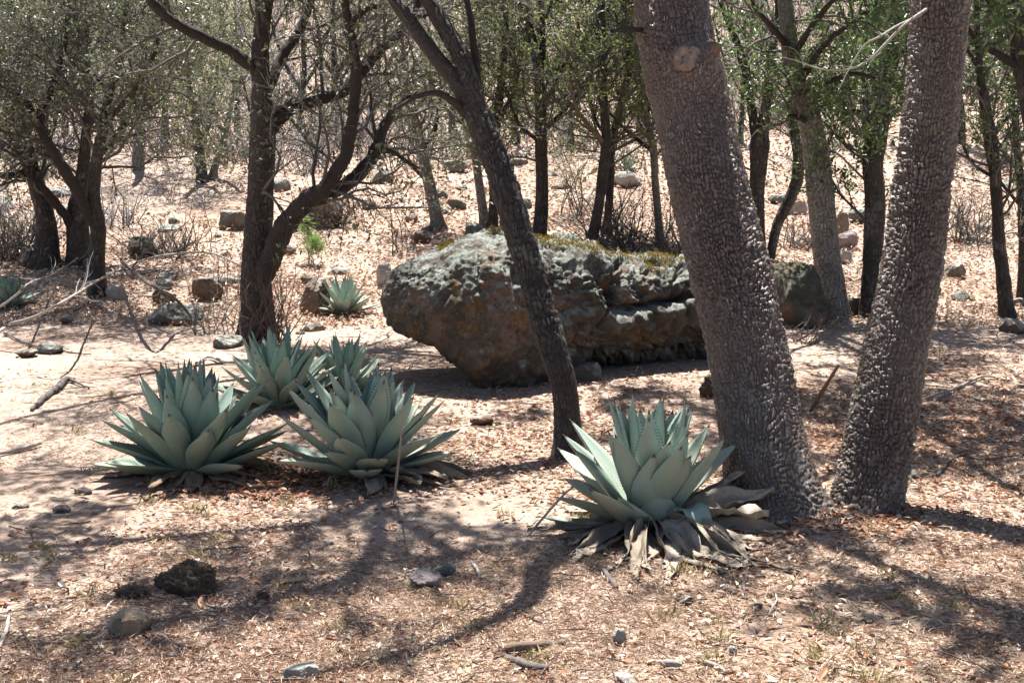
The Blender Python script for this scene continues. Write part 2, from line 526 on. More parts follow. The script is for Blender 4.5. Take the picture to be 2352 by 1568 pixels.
# ------------------------------------------------------------------ trunks with real bark plates
def bark_tube(P, R, nu, ph, amp, seed, su=6, sv=5, lump=0.04, squash=1.0, cap=True, flare=0.22):
    """P (K,3) control points, R radii. nu plates around, plate height ph. Returns verts, faces, attrs"""
    L = np.sum(np.linalg.norm(np.diff(P, axis=0), axis=1))
    nv = max(8, int(L / ph * sv))
    S = spline(np.column_stack([P, R]), nv)
    C, r = S[:, :3], S[:, 3]
    T, A, B = frames(C)
    na = nu * su
    u = np.arange(na) / na
    s = np.linspace(0, L, nv)
    U, Vv = np.meshgrid(u, s, indexing='xy')
    ang = 2 * math.pi * U
    # periodic noise coordinates on a cylinder
    cx = np.cos(ang) * 1.0; cy = np.sin(ang) * 1.0
    rr = np.mean(R)
    pn = np.stack([cx * rr, cy * rr, Vv], -1)
    wob = fbm(pn * (0.9 / (ph * 2.2)) + seed, 2)
    wob2 = fbm(pn * (0.9 / (ph * 2.2)) + seed + 40, 2)
    wlow = fbm(pn * 4.5 + seed + 90, 2)
    uu = U * nu + 0.8 * wob + (0.9 * fbm(pn * 9 + seed + 120, 2))
    col = np.floor(uu); fu = uu - col
    colm = np.mod(col, nu)
    off = _hash(colm, colm * 0 + seed, colm * 0 + 3)
    vv = (Vv + 0.06 * wlow) / ph + off * 3.7 + 0.7 * wob2
    row = np.floor(vv); fv = vv - row
    hh = _hash(colm, row, colm * 0 + seed + 7)
    h2 = _hash(colm, row, colm * 0 + seed + 19)
    # some plates split in two, some joined with the one above
    du = np.minimum(fu, 1 - fu)
    dv = np.minimum(fv, 1 - fv)
    dv = np.where((h2 > 0.66) & (fv > 0.5), 0.5, dv)
    dv = np.where((_hash(colm, row - 1, colm * 0 + seed + 19) > 0.66) & (fv < 0.5), 0.5, dv)
    du2 = np.where(hh > 0.78, np.minimum(du, np.abs(fu - 0.5)), du)
    mask = sstep(0.02, 0.17, du2) * sstep(0.02, 0.15, dv)
    tilt = (fv - 0.5) * (0.35 * (h2 - 0.3)) + (fu - 0.5) * 0.3 * (hh - 0.5)
    hgt = mask * (0.45 + 0.75 * hh ** 1.5 + 1.6 * tilt)
    big = fbm(pn * 3.0 + seed + 5, 3)
    amp = amp * np.clip(0.85 + 0.9 * fbm(pn * 2.4 + seed + 70, 2), 0.35, 1.5)
    rad = r[:, None] * (1 + lump * big + flare * np.exp(-Vv / 0.16) * (0.4 + 0.6 * np.cos(ang * 5 + seed + 2 * big))) + amp * (hgt - 0.5) + amp * 0.25 * fbm(pn * 110, 2)
    V = C[:, None, :] + rad[..., None] * (np.cos(ang)[..., None] * A[:, None, :] + np.sin(ang)[..., None] * B[:, None, :] * squash)
    idx = np.arange(nv * na).reshape(nv, na)
    a0 = idx[:-1]; a1 = np.roll(a0, -1, 1); b0 = idx[1:]; b1 = np.roll(b0, -1, 1)
    Fq = np.stack([a0, a1, b1, b0], -1).reshape(-1, 4)
    V = V.reshape(-1, 3)
    fac = [Fq]
    tint = hh * (0.5 + 0.5 * mask)
    at_ = {'tint': tint.ravel(), 'groove': (0.15 + 0.85 * mask).ravel()}
    if cap:
        V = np.concatenate([V, C[-1:]])
        c = len(V) - 1
        last = idx[-1]
        fac.append(np.stack([last, np.roll(last, -1), np.full(na, c)], -1))
        at_ = {k: np.append(v, 0.5) for k, v in at_.items()}
    return V, fac, at_


def px_path(pts, Y0=None, Ys=None):
    """pts: (px,py,w[,Y]) -> world points and radii. Y falls back on the last given one."""
    P, R = [], []
    Y = Y0
    for q in pts:
        if len(q) > 3: Y = q[3]
        p = at(q[0], q[1], Y)
        P.append(p); R.append(0.5 * q[2] * np.dot(p - CAMP, FW) / F)
    return np.array(P), np.array(R)


# ------------------------------------------------------------------ branching
def grow(g, P, R, dens, L, tmin=0.15, ang=(0.5, 1.1), wig=0.25, up=0.1, npts=6, rf=0.55, rmax=1.0, rmin=0.0015, taper=0.35, keep=None, maxn=None):
    """children of the paths P (N,M,3): one batch (K,npts,3), radii"""
    N, Mp, _ = P.shape
    ln = np.sum(np.linalg.norm(np.diff(P, axis=1), axis=2), axis=1)
    cnt = g.poisson(np.maximum(ln * (1 - tmin) * dens, 0.01))
    if len(cnt) and cnt.sum() == 0: cnt[0] = 1
    own = np.repeat(np.arange(N), cnt)
    K = len(own)
    if K == 0:
        return np.zeros((0, npts, 3)), np.zeros((0, npts))
    t = tmin + (1 - tmin) * g.random(K)
    f = t * (Mp - 1); i = np.minimum(f.astype(int), Mp - 2); w = (f - i)[:, None]
    p = P[own, i] * (1 - w) + P[own, i + 1] * w
    r = R[own, i] * (1 - w[:, 0]) + R[own, i + 1] * w[:, 0]
    tan = nrm(P[own, i + 1] - P[own, i])
    rnd = nrm(np.cross(tan, g.normal(size=(K, 3))))
    a = g.uniform(*ang, K)[:, None]
    d = nrm(tan * np.cos(a) + rnd * np.sin(a) + np.array([0, 0, up]))
    le = L * g.uniform(0.5, 1.25, K) * (1 - 0.4 * t)
    r0 = np.clip(r * rf, rmin, rmax)
    out = np.zeros((K, npts, 3)); out[:, 0] = p
    for k in range(1, npts):
        d = nrm(d + wig * g.normal(size=(K, 3)) + np.array([0, 0, up * 0.5]))
        p = p + d * (le / (npts - 1))[:, None]
        out[:, k] = p
    rad = r0[:, None] * np.linspace(1, taper, npts)[None]
    if keep is not None:
        ok = keep(out)
        out, rad = out[ok], rad[ok]
    return out, rad


def leaf_batch(pos, d, n, L, W, fold=0.18, tint=None, six=False, curl=0.0):
    """pos (N,3) base, d direction, n rough normal; diamond (4 verts) or lance (6 verts) leaves"""
    N = len(pos)
    d = nrm(d); n = nrm(n - d * np.sum(n * d, 1, keepdims=True)); s = np.cross(d, n)
    L = np.broadcast_to(L, (N,))[:, None]; W = np.broadcast_to(W, (N,))[:, None]
    if not six:
        V = np.stack([pos, pos + d * L * 0.5 + s * W * 0.5 + n * W * fold, pos + d * L - n * L * curl, pos + d * L * 0.5 - s * W * 0.5 + n * W * fold], 1)
        b = np.arange(N)[:, None] * 4
        Fc = np.concatenate([b + np.array([[0, 1, 2]]), b + np.array([[0, 2, 3]])])
        k = 4
    else:
        V = np.stack([pos, pos + d * L * 0.3 + s * W * 0.46 + n * W * fold, pos + d * L * 0.68 + s * W * 0.42 + n * (W * fold - L * curl * 0.5),
                      pos + d * L - n * L * curl, pos + d * L * 0.68 - s * W * 0.42 + n * (W * fold - L * curl * 0.5), pos + d * L * 0.3 - s * W * 0.46 + n * W * fold], 1)
        b = np.arange(N)[:, None] * 6
        Fc = np.concatenate([b + np.array([[0, 1, 2, 3]]), b + np.array([[0, 3, 4, 5]])])
        k = 6
    if tint is None: tint = rng.random(N)
    return V.reshape(-1, 3), Fc, np.repeat(tint, k)


def leaves_on(g, P, per, L, W, droop=0.0, up=0.6, six=False, clump=True):
    N, Mp, _ = P.shape
    cnt = g.poisson(per, N)
    own = np.repeat(np.arange(N), cnt); K = len(own)
    t = 1 - g.random(K) ** (1.6 if clump else 1.0) * 0.85
    f = t * (Mp - 1); i = np.minimum(f.astype(int), Mp - 2); w = (f - i)[:, None]
    p = P[own, i] * (1 - w) + P[own, i + 1] * w
    tan = nrm(P[own, i + 1] - P[own, i])
    d = nrm(tan * 0.5 + 0.75 * g.normal(size=(K, 3)) + np.array([0, 0, droop]))
    n = 0.75 * g.normal(size=(K, 3)) + np.array([0, 0, up])
    base = g.random(N)
    tint = np.clip(0.55 * base[own] + 0.45 * g.random(K), 0, 1)
    return leaf_batch(p, d, n, L * g.uniform(0.6, 1.25, K), W * g.uniform(0.7, 1.2, K), tint=tint, six=six)


FAST = False


def out_of_view(margin=25, ymax=9.3, share=0.0, box=None):
    """keeps branches of the trees overhead from hanging into the picture (they fork well above head height)"""
    def f(P):
        x, y, d = project(P)
        inside = (x > -margin) & (x < 2352 + margin) & (y > -margin) & (y < 1568) & (d > 0.3) & (P[..., 1] < ymax)
        bad = inside.any(1) | (P[..., 2].min(1) < 2.05)
        return ~bad
    return f


def make_tree(name, label, base_px, stems, bark, limbs, levels, leaf, seed, group=None, limb_mat='limb', twig_mat='twig', keep=None, pieces='limb', cat='tree'):
    """stems: list of dict(pts, nu, ph, amp) with plated bark; limbs: list of pixel paths (or world paths) as smooth limbs"""
    g = np.random.default_rng(seed)
    base = gp(*base_px)
    root = thing(name, label, cat, base, group)
    allP, allR = [], []
    for k, st in enumerate(stems):
        P, R = px_path(st['pts'], st.get('Y', base[1]))
        V, Fc, A = bark_tube(P, R, st.get('nu', 12), st.get('ph', 0.05), st.get('amp', 0.006), seed + k, st.get('su', 4), st.get('sv', 3), st.get('lump', 0.06))
        put('trunk', V, Fc, M[bark], root, attrs=A)
        S = spline(np.column_stack([P, R]), 24)
        allP.append(S[:, :3]); allR.append(S[:, 3])
    for lp in limbs:
        if isinstance(lp, dict):
            P = np.array(lp['P']); R = np.array(lp['R'])
        else:
            P, R = px_path(lp, base[1])
        n = max(24, int(12 * len(P)))
        S = spline(np.column_stack([P, R]), n)
        Pn = S[:, :3] + (0.25 * S[:, 3:4]) * np.stack([fbm(S[:, :3] * 9 + q, 2) for q in (1, 5, 9)], 1)
        V, Q_, t_ = tubes(Pn[None], S[None, :, 3] * (1 + 0.10 * fbm(S[:, :3] * 14, 2))[None], 10, np.array([g.random()]))
        V = V + 0.10 * np.repeat(S[:, 3], 10)[:, None] * np.stack([vnoise(V * 45 + q) for q in (0, 3, 7)], 1)
        put('limb', V, Q_, M[limb_mat], root, attrs={'tint': t_ * 0.6})
        S = spline(np.column_stack([P, R]), 24)
        allP.append(S[:, :3]); allR.append(S[:, 3])
    P = np.array(allP); R = np.array(allR)
    bag = Bag(); tips = []
    cur = (P, R)
    for k, lv in enumerate(levels):
        lv = dict(lv); kk = lv.pop('sides', 3); also = lv.pop('tips', False)
        p, r = grow(g, cur[0], cur[1], keep=keep, **lv)
        if len(p) == 0: break
        if k == len(levels) - 1:
            bag.add(*spikes(p[:, 0], p[:, -1], r[:, 0]))
        else:
            bag.add(*tubes(p, r, kk))
        cur = (p, r)
        if also or k == len(levels) - 1: tips.append(p)
    if bag.n:
        V, Fs, A = bag.get()
        put('twigs', V, Fs, M[twig_mat], root, attrs=A, kind='stuff')
    if leaf and tips:
        b2 = Bag()
        for p in tips:
            if leaf.get('skip') is not None:
                p = p[~leaf['skip'](p)]
            if len(p):
                b2.add(*leaves_on(g, p, leaf['per'], leaf['L'], leaf['W'], leaf.get('droop', 0), leaf.get('up', 0.6), leaf.get('six', False)))
        if b2.n:
            V, Fs, A = b2.get()
            put('crown', V, Fs, M[leaf['mat']], root, attrs=A, kind='stuff', smooth=False)
    return root, P, R


def lev(d1, L1, d2, L2, d3, L3, up=0.15, wig=0.28, t1=0.3, r1=0.03):
    return [dict(dens=d1 * 1.9, L=L1, tmin=t1, up=up, wig=wig, npts=7, rf=0.5, rmax=r1, sides=4),
            dict(dens=d2 * 2.3, L=L2, tmin=0.15, up=up, wig=wig, npts=5, rf=0.5, rmax=0.010, rmin=0.002, sides=3),
            dict(dens=d3 * 2.3, L=L3, tmin=0.1, up=up * 0.6, wig=wig, npts=3, rf=0.6, rmax=0.0045, rmin=0.002, sides=3)]


# ---- twin-trunked alligator-bark tree (front right)
T1 = [(1802, 1245, 300, 5.36), (1794, 1205, 246, 5.38), (1780, 1140, 208, 5.43), (1762, 1060, 194, 5.50), (1748, 980, 187, 5.57), (1735, 890, 182, 5.65), (1712, 780, 178, 5.75), (1680, 640, 176, 5.88),
      (1650, 520, 174, 6.0), (1620, 400, 174, 6.12), (1595, 280, 174, 6.24), (1574, 185, 180, 6.34), (1556, 110, 170, 6.41), (1538, 0, 166, 6.53), (1525, -80, 164, 6.62), (1505, -230, 150, 6.78)]
T2 = [(1978, 1250, 230, 5.36), (1982, 1205, 172, 5.38), (1992, 1140, 150, 5.41), (2012, 1040, 146, 5.46), (2036, 910, 143, 5.52), (2062, 780, 137, 5.58), (2092, 620, 130, 5.66), (2112, 480, 124, 5.73),
      (2132, 320, 120, 5.8), (2148, 160, 122, 5.87), (2160, 0, 127, 5.93), (2168, -100, 124, 5.97), (2180, -240, 112, 6.02)]
def wl(*pts):
    return dict(P=[np.array(p[:3]) for p in pts], R=[p[3] for p in pts])
def w4(px, py, h, r):
    return (*shade_at(px, py, h), r)
t1top = at(1505, -230, 6.78); t2top = at(2180, -240, 6.02)
over1 = [
    wl((*t1top, 0.15), (0.72, 6.95, 3.6, 0.11), (0.66, 7.1, 4.4, 0.08), (0.7, 7.2, 5.4, 0.04)),
    # unseen limb shaped so that its shadow bends across the ground left of the front agave
    wl((0.74, 6.9, 3.2, 0.06), w4(1285, 1275, 3.3, 0.056), w4(1225, 1370, 3.3, 0.056), w4(1150, 1435, 3.3, 0.045), w4(1010, 1490, 3.35, 0.034), w4(860, 1530, 3.4, 0.024), w4(620, 1590, 3.5, 0.012)),
    wl((0.7, 7.0, 3.9, 0.06), (1.2, 6.4, 4.6, 0.04), (1.7, 5.9, 5.2, 0.025)),
    wl((0.7, 7.0, 4.0, 0.05), (-0.1, 6.9, 4.6, 0.035), (-1.0, 6.7, 5.0, 0.025), (-1.9, 6.4, 5.3, 0.012)),
    wl((0.66, 7.1, 4.4, 0.06), (0.8, 7.9, 5.0, 0.04), (1.1, 8.7, 5.4, 0.02)),
    wl((*t2top, 0.11), (2.2, 6.1, 3.5, 0.09), (2.4, 6.15, 4.4, 0.06), (2.5, 6.2, 5.3, 0.03)),
    wl((2.2, 6.1, 3.4, 0.05), (2.6, 5.6, 3.9, 0.038), (2.75, 5.1, 4.3, 0.025), (2.7, 4.6, 4.7, 0.013)),
    wl((2.3, 6.1, 3.8, 0.05), (1.8, 5.8, 4.4, 0.035), (1.4, 5.4, 4.9, 0.022), (1.1, 5.2, 5.2, 0.012)),
    wl((2.4, 6.15, 4.2, 0.06), (3.1, 6.5, 4.8, 0.04), (3.8, 6.9, 5.2, 0.02)),
    wl((2.4, 6.15, 4.0, 0.05), (2.7, 7.4, 4.3, 0.04), (3.1, 8.8, 4.5, 0.03), (3.3, 10.4, 4.7, 0.02), (3.4, 11.4, 4.8, 0.01)),  # from here on, unseen limbs added to shade the ground behind
    wl((2.4, 6.2, 4.4, 0.045), (2.1, 7.4, 4.5, 0.035), (2.1, 8.9, 4.7, 0.026), (2.4, 10.6, 4.9, 0.012)),
    wl((0.7, 7.1, 4.2, 0.045), (1.4, 8.0, 4.5, 0.032), (1.8, 9.2, 4.7, 0.022), (2.0, 10.8, 4.9, 0.012)),
    wl((2.5, 6.2, 4.6, 0.045), (2.9, 7.9, 5.0, 0.035), (2.7, 9.4, 5.2, 0.026), (2.9, 11.0, 5.4, 0.012)),
    wl((2.6, 6.2, 4.7, 0.045), (3.6, 7.6, 5.0, 0.035), (4.0, 9.0, 5.2, 0.024), (4.1, 10.6, 5.3, 0.012)),
    wl((0.75, 7.2, 4.6, 0.045), (1.0, 8.4, 4.9, 0.032), (1.5, 9.8, 5.1, 0.022), (1.5, 11.2, 5.2, 0.012)),
    wl((0.7, 7.1, 4.3, 0.045), (0.4, 8.2, 4.7, 0.034), (0.3, 9.3, 4.9, 0.024), (0.2, 10.4, 5.1, 0.012)),
    wl((0.72, 7.2, 4.6, 0.045), (0.9, 8.2, 4.6, 0.034), (0.9, 9.2, 4.7, 0.024), (0.7, 10.2, 4.8, 0.012)),
    # pale bare branchlets that hang in front of the right trunk's top
    [(2160, 0, 9, 5.95), (2128, 22, 8, 5.82), (2080, 55, 6, 5.7), (2040, 95, 7, 5.7), (2000, 135, 6, 5.7), (1955, 158, 5, 5.7), (1890, 160, 4, 5.7), (1830, 140, 3, 5.7), (1785, 128, 2, 5.7)],
    [(2150, 20, 8, 5.95), (2105, 40, 6, 5.8), (2060, 60, 5, 5.7), (2020, 85, 5, 5.6), (1985, 105, 4, 5.6), (1950, 160, 3, 5.6), (1925, 210, 2, 5.6)],
    [(1490, 72, 12, 6.4), (1450, 68, 11, 6.3), (1405, 72, 8, 6.25)],
]
g_ = np.random.default_rng(3)
kp = out_of_view()
base = gp(1890, 1205)
juniper = thing('alligator_bark_tree', 'twin-trunked tree with coarse chequered bark, thick trunks leaning apart beside the front right agave', 'tree', base)
for k, (tp, nu, sd) in enumerate(((T1, 62, 5), (T2, 48, 23))):
    P, R = px_path(tp)
    V, Fc, A = bark_tube(P, R, nu, 0.0225, 0.0165, sd, 4, 4, 0.065, flare=0.34)
    if k == 0:
        # swollen burl with broken branch collar high on the left-leaning trunk
        for (bx, by, br, hgt) in ((1600, 150, 0.12, 0.07), (1572, 128, 0.05, 0.06), (1632, 118, 0.06, 0.06), (1590, 205, 0.06, 0.03)):
            c = at(bx, by, 6.18)
            d2 = np.sum((V - c) ** 2, 1)
            V = V + (hgt * np.exp(-d2 / br ** 2))[:, None] * np.array([0, -1, 0.1])
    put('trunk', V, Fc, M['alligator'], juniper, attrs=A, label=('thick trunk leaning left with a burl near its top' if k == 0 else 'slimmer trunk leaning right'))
P, R = px_path([(1842, 1222, 130, 5.40), (1880, 1212, 120, 5.42), (1915, 1212, 116, 5.42), (1950, 1224, 124, 5.40)])
V, Fc, A = bark_tube(P + np.array([0, -0.02, 0.045]), R, 24, 0.03, 0.014, 77, 4, 4, 0.15, flare=0)
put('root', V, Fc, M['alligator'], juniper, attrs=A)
allP, allR = [], []
for k, lp in enumerate(over1):
    if isinstance(lp, dict): P, R = np.array(lp['P']), np.array(lp['R'])
    else: P, R = px_path(lp)
    S = spline(np.column_stack([P, R]), 40)
    V, Q_, t_ = tubes(S[None, :, :3], S[None, :, 3] * (1 + 0.12 * fbm(S[:, :3] * 12, 2))[None], 9, np.array([0.4]))
    put('limb', V, Q_, M['twig_pale'] if k in (17, 18) else M['limb'], juniper, attrs={'tint': t_})
    if k < 17 and k != 1:
        S = spline(np.column_stack([P, R]), 24); allP.append(S[:, :3]); allR.append(S[:, 3])
bag = Bag(); cur = (np.array(allP), np.array(allR))
for lv in lev(2.5, 1.3, 4.4, 0.55, 6.0, 0.22, t1=0.3, r1=0.022):
    kk = lv.pop('sides'); cur = grow(g_, cur[0], cur[1], keep=kp, **lv); bag.add(*(tubes(*cur, kk) if lv['npts'] > 4 else spikes(cur[0][:, 0], cur[0][:, -1], cur[1][:, 0])))
pale = np.array([spline(px_path(over1[k])[0], 24) for k in (17, 18)])
q, rq = grow(g_, pale, np.full((2, 24), 0.004), 7, 0.3, tmin=0.2, up=0.0, wig=0.25, npts=6, rf=0.6, rmin=0.0015)
V, Q_, t_ = tubes(q, rq, 3); put('twigs', V, Q_, M['twig_pale'], juniper, attrs={'tint': t_}, kind='stuff', label='pale bare branchlets')
V, Fs, A = bag.get(); put('twigs', V, Fs, M['twig'], juniper, attrs=A, kind='stuff')
V, Fq, t_ = leaves_on(g_, cur[0], 9, 0.058, 0.034)
put('crown', V, Fq, M['leaf_dark'], juniper, attrs={'tint': t_}, kind='stuff', smooth=False)
# broken knot: a collar ring with a hollow middle, and a torn stub beside it
kc = at(1575, 133, 6.12); kn = nrm(np.array([[-0.25, -1, 0.25]]))[0]
ka = nrm(np.cross(kn, [0, 0, 1.0])[None])[0]; kb = np.cross(kn, ka)
th_ = np.linspace(0, 2 * np.pi, 28, endpoint=False)
rings = []
for rr_, dp_ in ((0.07, -0.08), (0.066, -0.02), (0.058, 0.012), (0.046, 0.026), (0.034, 0.034), (0.02, 0.036), (0.002, 0.034)):
    q = kc + kn * dp_ + rr_ * (np.cos(th_)[:, None] * ka + np.sin(th_)[:, None] * kb * 1.15)
    rings.append(q + 0.045 * np.stack([fbm(q * 16 + j, 4, 0.6) for j in (2, 5, 7)], 1))
W_ = np.stack(rings); ix_ = np.arange(W_.shape[0] * 28).reshape(-1, 28)
a0 = ix_[:-1]; a1 = np.roll(a0, -1, 1); b0 = ix_[1:]; b1 = np.roll(b0, -1, 1)
put('knot', W_.reshape(-1, 3), np.stack([a0, a1, b1, b0], -1).reshape(-1, 4), M['knot'], juniper, attrs={'tint': np.repeat([0, 0, .1, .5, .8, .6, .2], 28)}, label='broken pale knot on the burl')
V, Q_, t_ = tubes(spline(np.array([at(1622, 150, 6.3), at(1634, 122, 6.17), at(1646, 100, 6.10)]), 8)[None], np.array([[0.06, 0.058, 0.055, 0.05, 0.045, 0.04, 0.03, 0.004]]), 14, np.array([0.1]))
V = V + 0.014 * np.stack([fbm(V * 30 + j, 3) for j in (1, 4, 6)], 1)
put('stub', V, Q_, M['limb_brown'], juniper, attrs={'tint': t_})

# ---- dark slender tree leaning left over the boulder
YA = gpY(1306, 1050)
T3 = [(1310, 1085, 120, YA), (1309, 1045, 86, YA), (1304, 985, 66, YA + .03), (1296, 890, 61, YA + .06), (1270, 800, 62, YA + .1), (1240, 700, 63, YA + .16), (1212, 600, 64, YA + .22), (1180, 500, 64, YA + .28), (1150, 400, 62, YA + .34), (1115, 310, 60, YA + .4), (1088, 245, 54, YA + .45),
      (1050, 190, 40, YA + .48), (1010, 142, 36, YA + .5), (970, 90, 34, YA + .52), (935, 40, 32, YA + .55), (905, 0, 30, YA + .58), (860, -60, 28, YA + .6), (790, -150, 25, YA + .6)]
T3b = [(1108, 292, 46, YA + .42), (1090, 225, 45, YA + .44), (1062, 140, 42, YA + .48), (1028, 75, 40, YA + .52), (995, 20, 37, YA + .56), (962, -45, 33, YA + .6), (930, -150, 30, YA + .6)]
l3 = [
    [(1072, 262, 26, YA + .44), (1040, 235, 19, YA + .4), (1005, 215, 14, YA + .36), (965, 220, 11, YA + .33), (925, 240, 8, YA + .3), (890, 262, 4, YA + .3)],
    [(1100, 280, 26, YA + .5), (1096, 180, 21, YA + .55), (1084, 70, 17, YA + .6), (1070, -20, 13, YA + .65), (1060, -200, 9, YA + .7)],
    wl((*at(790, -150, YA + .6), 0.03), (-1.3, 7.1, 3.1, 0.028), (-1.9, 7.0, 3.6, 0.02), (-2.4, 6.9, 4.2, 0.012)),
    wl((*at(930, -150, YA + .6), 0.034), (-0.8, 7.1, 3.3, 0.03), (-0.9, 7.0, 4.2, 0.022), (-0.8, 6.8, 5.2, 0.012)),
    wl((-0.85, 7.1, 3.5, 0.03), (-1.3, 7.6, 4.0, 0.026), (-1.8, 7.9, 4.4, 0.02), (-2.4, 8.1, 4.7, 0.01)),  # unseen limb pair added to shade the two big agaves
    wl((-0.85, 7.1, 3.7, 0.03), (-0.9, 7.7, 4.1, 0.024), (-1.0, 8.3, 4.4, 0.016), (-1.3, 9.0, 4.6, 0.01)),
    # unseen limbs shaped so that their shadows streak across the lower left
    wl((-0.8, 7.1, 3.2, 0.03), w4(760, 1195, 3.2, 0.042), w4(420, 1240, 3.4, 0.038), w4(100, 1262, 3.6, 0.03), w4(-200, 1290, 3.8, 0.012)),
    wl((-1.3, 7.1, 3.1, 0.028), w4(640, 1110, 3.3, 0.034), w4(420, 1070, 3.7, 0.03), w4(250, 1080, 4.0, 0.02), w4(-100, 1120, 4.4, 0.01)),
    wl((-0.85, 7.0, 3.8, 0.03), w4(820, 1330, 3.5, 0.05), w4(560, 1400, 3.5, 0.045), w4(300, 1460, 3.6, 0.035), w4(40, 1500, 4.0, 0.012)),
    wl((-0.85, 7.0, 3.9, 0.03), w4(1050, 1290, 4.3, 0.03), w4(1000, 1240, 4.8, 0.025), w4(900, 1200, 5.4, 0.014)),
]
make_tree('leaning_oak', 'slender tree with dark cracked bark leaning left in front of the boulder', (1308, 1050),
          [dict(pts=T3, nu=15, ph=0.042, amp=0.0095, su=4, sv=4, lump=0.09), dict(pts=T3b, nu=12, ph=0.045, amp=0.007, su=5, sv=5, lump=0.07)], 'oak_dark', l3,
          lev(3.6, 1.0, 5.0, 0.5, 7.5, 0.2, t1=0.35, r1=0.012), dict(per=4.2, L=0.055, W=0.03, mat='leaf_grey'), 31, keep=kp)

# ---- forked oak left of centre
YB = gpY(592, 775)
T4 = [(594, 800, 108), (592, 765, 88), (590, 700, 76), (588, 640, 70), (592, 560, 64), (597, 470, 60), (601, 380, 58), (603, 300, 56), (601, 220, 46), (598, 150, 42), (602, 60, 36), (622, -60, 30), (645, -220, 22), (650, -420, 12)]
l4 = [
    [(600, 660, 30, YB - .06), (618, 605, 48, YB - .12), (652, 525, 50, YB - .2), (700, 466, 44, YB - .3), (745, 432, 38, YB - .35), (780, 385, 33, YB - .4), (801, 330, 30, YB - .4), (812, 260, 28, YB - .4), (819, 180, 26, YB - .4), (812, 110, 22, YB - .4), (798, 40, 19, YB - .4), (790, -60, 15, YB - .4), (800, -260, 9, YB - .4)],
    [(690, 476, 24, YB - .25), (745, 452, 29, YB - .2), (800, 420, 32, YB - .1), (846, 375, 32, YB), (871, 320, 28, YB + .05), (888, 280, 22, YB + .1), (925, 235, 16, YB + .1), (965, 212, 9, YB + .1)],
    [(610, 320, 30, YB + .02), (640, 275, 34, YB + .06), (680, 245, 30, YB + .1), (740, 228, 27, YB + .15), (790, 208, 26, YB + .2), (832, 163, 26, YB + .2), (872, 118, 24, YB + .2), (922, 68, 20, YB + .2), (962, 8, 16, YB + .2), (1000, -100, 11, YB + .2)],
    [(600, 178, 26, YB), (570, 146, 30, YB - .05), (530, 118, 28, YB - .1), (485, 95, 26, YB - .2), (430, 68, 25, YB - .3), (385, 40, 24, YB - .4), (350, 5, 22, YB - .4), (318, -70, 16, YB - .4), (290, -200, 9, YB - .4)],
    [(608, 230, 22, YB), (648, 130, 24, YB + .2), (690, 65, 20, YB + .3), (716, 0, 17, YB + .35), (740, -120, 12, YB + .4), (760, -300, 7, YB + .4)],
    [(797, 60, 14, YB - .4), (850, 20, 13, YB - .45), (905, 15, 12, YB - .5), (950, 40, 10, YB - .5), (1010, 25, 8, YB - .5)],
    [(870, 345, 14, YB), (905, 352, 11, YB + .1), (940, 375, 8, YB + .2), (975, 392, 4, YB + .3)],
    wl((*at(645, -220, YB), 0.042), (-2.9, 9.6, 4.0, 0.03), (-3.4, 8.8, 4.3, 0.02), (-3.9, 8.0, 4.5, 0.01)),
    wl((*at(645, -220, YB), 0.042), (-1.7, 9.8, 4.1, 0.03), (-1.5, 9.0, 4.6, 0.02), (-1.2, 8.2, 5.0, 0.01)),
]
make_tree('forked_oak', 'dark oak forking low into a straight stem and curving right limbs, left of the boulder', (592, 775),
          [dict(pts=T4, Y=YB, nu=18, ph=0.06, amp=0.009, su=5, sv=4, lump=0.09)], 'oak_dark', l4,
          lev(4.0, 1.3, 5.4, 0.6, 6.5, 0.28, up=-0.04, t1=0.25, r1=0.016), dict(per=1.4, L=0.045, W=0.022, mat='leaf_grey', six=True), 47)

# ---- trees of the far left
def simple(name, label, base_px, pts, limbs, bark, levels, leaf, seed, nu=10, ph=0.06, amp=0.008, **kw):
    Yb = gpY(*base_px)
    return make_tree(name, label, base_px, [dict(pts=pts, Y=Yb, nu=nu, ph=ph, amp=amp, su=4, sv=3, lump=0.08)], bark,
                     [[(q[0], q[1], q[2], Yb + (q[3] if len(q) > 3 else 0)) for q in l] for l in limbs], levels, leaf, seed, **kw)


grey_leaf = dict(per=3.8, L=0.045, W=0.022, mat='leaf_grey', up=0.5)
simple('leafy_oak', 'dark-stemmed leafy oak with a wide V fork, nearest of the far left trees', (225, 680),
       [(225, 690, 50), (224, 650, 40), (222, 590, 36), (225, 530, 34), (215, 450, 30), (222, 370, 26), (238, 290, 24), (250, 220, 21), (275, 140, 16), (285, 60, 12), (295, -40, 9), (290, -200, 6)],
       [[(222, 528, 24), (185, 452, 26, -.1), (150, 395, 26, -.2), (115, 332, 24, -.2), (90, 290, 24, -.2), (60, 240, 21, -.2), (18, 188, 18, -.2), (-40, 120, 14, -.2)],
        [(240, 285, 14), (300, 220, 12, -.3), (345, 150, 10, -.5), (370, 60, 8, -.6), (390, -60, 6, -.6)],
        [(90, 295, 14, -.2), (120, 200, 12, -.1), (150, 100, 10, 0), (160, -40, 7, 0)],
        [(255, 215, 12), (200, 140, 11, .3), (160, 60, 8, .5), (130, -60, 6, .5)]],
       'oak_dark', lev(4.4, 1.8, 5.4, 0.7, 7.5, 0.28, up=0.03, t1=0.3, r1=0.02), grey_leaf, 61)
YB2 = gpY(185, 612)
